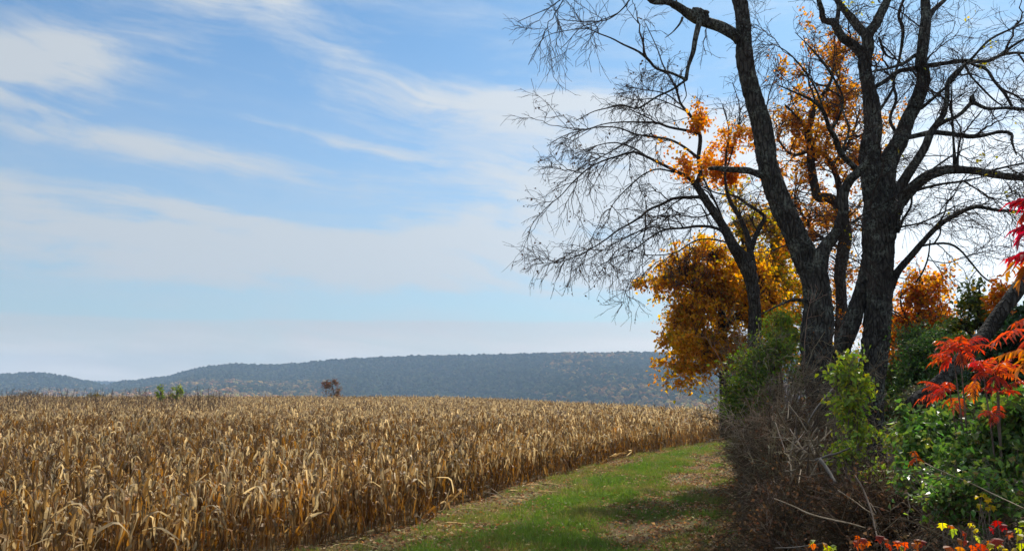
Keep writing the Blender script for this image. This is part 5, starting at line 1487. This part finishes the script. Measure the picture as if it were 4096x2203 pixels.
def seedlings():
    R1 = [(0.42, 0.09, 0.045, 3), (0.42, 0.16, 0.06, 2), (0.27, 0.07, 0.05, 1.5)]
    Y1 = [(0.42, 0.33, 0.08, 2), (0.28, 0.29, 0.08, 1), (0.42, 0.2, 0.07, .5)]
    G1 = [(0.16, 0.22, 0.06, 2), (0.30, 0.30, 0.07, 1), (0.4, 0.2, 0.05, 1)]
    seedling('maple_seedling', 'green and yellow lobed leaves at the left end of the bottom row', 3280, 6.9, [(3262, 2158), (3290, 2168), (3310, 2180), (3335, 2176), (3250, 2172)], G1 + [(0.5, 0.13, 0.03, 1)], 0.075)
    seedling('maple_seedling', 'dull red leaf cluster above the bottom edge left of the orange leaf', 3440, 6.9, [(3430, 2140), (3450, 2150), (3468, 2162), (3420, 2158), (3445, 2174)], [(0.34, 0.09, 0.05, 2), (0.42, 0.14, 0.06, 1)], 0.08)
    seedling('maple_seedling', 'single bright orange leaf pair in the middle of the bottom row', 3525, 6.7, [(3520, 2140), (3535, 2150), (3548, 2170)], R1, 0.085)
    seedling('maple_seedling', 'orange red lobed leaves right of the bright orange pair', 3600, 6.6, [(3590, 2160), (3605, 2180), (3620, 2165), (3650, 2168), (3672, 2155), (3690, 2160)], R1 + G1, 0.08)
    seedling('maple_seedling', 'mixed red and yellow leaves under the yellow sprig', 3780, 6.4, [(3770, 2090), (3800, 2100), (3815, 2112), (3850, 2120), (3830, 2150), (3870, 2160), (3900, 2140)], R1 + Y1, 0.075)
    seedling('maple_seedling', 'rusty orange leaves along the bottom right', 3880, 6.0, [(3780, 2180), (3840, 2185), (3890, 2178), (3920, 2172), (3960, 2160), (3990, 2150)], R1, 0.085)
    seedling('maple_seedling', 'dark red leaves below the green shrub in the lower right', 4000, 6.4, [(3990, 2080), (4015, 2095), (4040, 2120), (3960, 2105)], [(0.28, 0.05, 0.05, 2), (0.3, 0.1, 0.06, 1)], 0.075)
    seedling('yellow_sprig', 'clear yellow leaves on a sprig at mid right', 3930, 8.0, [(3912, 1984), (3930, 1972), (3950, 1988), (3918, 2012), (3950, 2025), (3965, 2018)], [(0.52, 0.40, 0.05, 1)], 0.075, 'sprig')
    seedling('yellow_sprig', 'tiny yellow leaves above the mixed red ones', 3890, 6.6, [(3880, 2090), (3895, 2100), (3905, 2112), (3890, 2120)], [(0.6, 0.47, 0.06, 1)], 0.04, 'sprig')
    seedling('yellow_sprig', 'lime yellow leaves in the bottom right corner', 4085, 5.4, [(4070, 2110), (4090, 2135), (4085, 2170), (4060, 2190), (4094, 2080)], [(0.36, 0.40, 0.05, 2), (0.45, 0.36, 0.05, 1)], 0.085, 'sprig')
    seedling('yellow_sprig', 'pale yellow leaves beside the lime yellow corner sprig', 3985, 6.0, [(3965, 2172), (3990, 2168), (4010, 2180), (4020, 2192)], Y1, 0.06, 'sprig')


undergrowth()
thicket()
dead_brush()
sticks()
fallen_trunk()
sumacs()
seedlings()

# ------------------------------------------------------------------ grass, fallen leaves, corn litter
def track_grass():
    n = 70000
    Y = 16.5 + 62 * rng.random(n) ** 1.5
    u = rng.uniform(0.02, 1.02, n)
    X = xl(Y) + u * (xr(Y) - xl(Y))
    nz = vnoise(X / 1.3, Y / 1.6, 41)
    w = np.interp(u, [0, 0.1, 0.2, 0.3, 0.55, 0.66, 0.75, 0.86, 1.0], [0.3, 0.35, 0.22, 0.9, 0.85, 0.32, 0.10, 0.22, 0.15])
    keep = rng.random(n) < np.clip(w + 0.8 * nz, 0.02, 1)
    X, Y, u, nz = X[keep], Y[keep], u[keep], nz[keep]
    n = len(X)
    protos = []
    for k in range(8):
        r_ = np.random.default_rng(900 + k)
        m = 14
        b = np.stack([r_.normal(0, 0.05, m), r_.normal(0, 0.05, m), np.zeros(m)], 1)
        ax = norm(np.stack([r_.normal(0, 0.55, m), r_.normal(0, 0.55, m), np.ones(m)], 1))
        nr = norm(r_.standard_normal((m, 3)))
        ln = r_.uniform(0.05, 0.13, m)
        v, f = leaf_cards(b, ax, nr, ln, np.full(m, 0.010), 0.3, 0.3)
        green = np.array([0.125, 0.20, 0.032]) if k < 5 else np.array([0.22, 0.23, 0.05]) if k < 7 else np.array([0.26, 0.20, 0.09])
        c = np.repeat(green[None] * np.exp(r_.normal(0, 0.2, (m, 1))), 5, 0)
        protos.append(mesh_np('tuft_%d' % k, v, f, M_GRASS, c))
    idx = np.where((u < 0.2) & (rng.random(n) < 0.6), rng.integers(5, 8, n), np.where(rng.random(n) < np.clip(0.78 + 0.9 * vnoise(X / 0.9 + 7, Y / 1.4, 43), 0.1, 1), rng.integers(0, 5, n), rng.integers(5, 8, n)))
    s = (0.45 + rng.gamma(2.2, 0.26, n)) * (1 + 0.55 * vnoise(X / 0.8 + 3, Y / 1.1, 45))
    o = gn_scatter('grass', np.stack([X, Y, gz(X, Y) - 0.005], 1), np.stack([np.zeros(n), np.zeros(n), rng.uniform(0, 6.28, n)], 1), np.repeat(np.clip(s, 0.3, 2.6)[:, None], 3, 1), idx, protos)
    tag(o, 'short green grass growing along the farm track', 'grass', kind='stuff')


def fallen_leaves():
    n = 48000
    Y = 16 + 60 * rng.random(n) ** 1.6
    u = rng.uniform(-0.02, 1.35, n)
    w = np.interp(u, [0, 0.2, 0.27, 0.4, 0.55, 0.65, 0.9, 1.1, 1.35], [0.7, 0.7, 0.5, 0.28, 0.5, 1.1, 1.1, 0.9, 0.4])
    X = xl(Y) + u * (xr(Y) - xl(Y))
    keep = rng.random(n) < w * (1 + 0.9 * vnoise(X / 1.2, Y / 1.8, 77))
    X, Y = X[keep], Y[keep]; n = len(X)
    pos = np.stack([X, Y, gz(X, Y) + rng.uniform(0.015, 0.06, n)], 1)
    a = rng.uniform(0, 6.28, n)
    ax = norm(np.stack([np.cos(a), np.sin(a), rng.normal(0, 0.3, n)], 1))
    nr = norm(rng.normal(0, 0.4, (n, 3)) + np.array([0, 0, 1.0]))
    ln = rng.uniform(0.07, 0.145, n)
    v, f = leaf_cards(pos, ax, nr, ln, ln * rng.uniform(0.5, 0.85, n), 0.5, 0.2)
    c = np.repeat(pick_cols(n, [(0.42, 0.27, 0.135, 3), (0.26, 0.135, 0.06, 3), (0.44, 0.21, 0.06, 1.2), (0.55, 0.42, 0.24, 1.8), (0.13, 0.075, 0.045, 1.5)], 0.25), 5, 0)
    o = add_obj('fallen_leaves', mesh_np('fallen_leaves', v, f, M_DEAD, c))
    tag(o, 'brown fallen leaves scattered on the track', 'leaves', kind='stuff')
    # shredded corn leaves along the edge of the corn
    n = 900
    Y = 17 + 50 * rng.random(n) ** 1.6
    X = xl(Y) + np.abs(rng.normal(0, 0.7, n)) - 0.5
    pos = np.stack([X, Y, gz(X, Y) + rng.uniform(0.02, 0.07, n)], 1)
    a = rng.uniform(0, 6.28, n)
    ax = norm(np.stack([np.cos(a), np.sin(a), rng.normal(0, 0.12, n)], 1)); nr = norm(rng.normal(0, 0.3, (n, 3)) + np.array([0, 0, 1.0]))
    ln = rng.uniform(0.12, 0.42, n)
    v, f = leaf_cards(pos, ax, nr, ln, np.full(n, 0.032), 0.5, 0.08)
    c = np.repeat(pick_cols(n, [(0.42, 0.32, 0.18, 2), (0.3, 0.2, 0.1, 2), (0.2, 0.12, 0.06, 1)], 0.2), 5, 0)
    o = add_obj('corn_litter', mesh_np('corn_litter', v, f, M_CORN, c))
    tag(o, 'shredded dry corn leaves littering the ground along the corn', 'litter', kind='stuff')


def fallen_corn():
    leaves = [p for v in corn_vars for p in v if p[0] == 'leaf'][:30]
    spots = [(2060, 1925, 0.2), (2105, 1930, -0.4), (2150, 1950, 0.5), (2075, 1955, 2.6), (2170, 1925, -0.7), (2200, 1945, -0.5), (2120, 1962, 0.1), (1960, 1970, -0.6), (2010, 1985, 0.0),
             (1830, 2032, 0.3), (1790, 2040, -0.2), (1760, 2072, 0.1), (1690, 2058, -0.6), (1640, 2068, 0.8), (1330, 2165, 0.9), (1345, 2190, -0.4), (1400, 2160, -0.5), (1720, 2078, -0.1), (2090, 1940, 1.2), (2040, 1975, -0.3)]
    for k, (px, py, a) in enumerate(spots):
        d = CAMZ * FPX / (py - HORIZON)
        p = P(px, py, d); z = float(gz(p[0], p[1]))
        K = 8
        r_ = np.random.default_rng(3000 + k)
        L = r_.uniform(0.5, 0.95); W = r_.uniform(0.04, 0.075)
        v, f, c = corn_leaf(0, 0, L, W, 0.12, -0.1, 0.2, r_.normal(0, 0.5), r_, C_PALE * r_.uniform(0.8, 1.1))
        v[:, 2] = v[:, 2] - v[:, 2].min() + 0.015
        o = add_obj('fallen_corn_leaf', mesh_np('fallen_corn_leaf', v, f, M_CORN, c))
        o.location = (p[0], p[1], z + 0.015); o.rotation_euler = (0, 0, a)
        tag(o, 'pale torn corn leaf lying on the ground beside the corn edge', 'corn leaf', 'corn leaves fallen at the field edge')
    for lab, (x0, y0, x1, y1) in (('broken corn stalk leaning out of the corn over the track edge', (1915, 1925, 2010, 1985)), ('flattened corn stalk lying at the foot of the corn', (1930, 1965, 2030, 1995)), ('flattened corn stalk on the grass at the bottom of the corn edge', (1640, 2050, 1700, 2085))):
        d0 = CAMZ * FPX / (y0 + 20 - HORIZON); d1 = CAMZ * FPX / (y1 - HORIZON)
        a, b = P(x0, y0, d0), P(x1, y1, d1)
        p4 = np.array([[*a, 0.014], [*(0.5 * (a + b) + np.array([0, 0, 0.04])), 0.013], [*b, 0.009]])
        v, f = thick_limb(catmull(p4, 10), 6, 0.05, 0.03, 4)
        o = add_obj('broken_stalk', mesh_np('broken_stalk', v - a, f, M_STRAW, None, True)); o.location = a
        tag(o, lab, 'corn stalk')
    # one pale leaf standing up in the grass
    d = CAMZ * FPX / (2128 - HORIZON); p = P(2420, 2128, d); p[2] = float(gz(p[0], p[1]))
    root = empty('pale_weed', p); tag(root, 'single pale yellow leaf standing upright on the grass', 'weed')
    v, f = tubes((np.array([[0, 0, -0.02], [0.01, 0, 0.06], [0.0, 0, 0.13]]) + p)[None], np.full((1, 3), 0.006), 4)
    part('stem', v, f, M_CANE, root)
    for k in range(3):
        v, f = leaf_cards((p + np.array([0, 0, 0.12]))[None], norm(np.array([[rng.normal(0, .35), -0.2, 1.0]])), np.array([[0, -1.0, 0.2]]), np.array([0.13]), np.array([0.07]))
        part('leaf', v, f, M_LEAF, root, np.tile([[0.68, 0.62, 0.36]], (5, 1)))


track_grass()
fallen_leaves()
fallen_corn()

# ------------------------------------------------------------------ haze
def haze():
    x0, x1, y0, y1, z0, z1 = -5700, 5700, -5700, 5700, -90, 260
    v = np.array([[x, y, z] for z in (z0, z1) for y in (y0, y1) for x in (x0, x1)], float)
    f = np.array([[0, 2, 3, 1], [4, 5, 7, 6], [0, 1, 5, 4], [2, 6, 7, 3], [0, 4, 6, 2], [1, 3, 7, 5]])
    m = bpy.data.materials.new('haze_air'); m.use_nodes = True
    w = NT(m.node_tree)
    pv = w.n('ShaderNodeVolumePrincipled')
    pv.inputs['Color'].default_value = (0.48, 0.69, 1.0, 1)
    pv.inputs['Density'].default_value = HAZE_DENSITY
    pv.inputs['Anisotropy'].default_value = 0.0
    out = w.n('ShaderNodeOutputMaterial'); w.link(pv.outputs[0], out.inputs['Volume'])
    o = add_obj('haze', mesh_np('haze', v, f, m))
    tag(o, 'thin blue haze in the air over the valley', 'haze', kind='stuff')


haze()
print('objects', len(bpy.data.objects), 'tris', sum(sum(len(p.vertices) - 2 for p in o.data.polygons) if len(o.data.polygons) < 2000 else len(o.data.polygons) * 2 for o in scene.objects if o.type == 'MESH'))
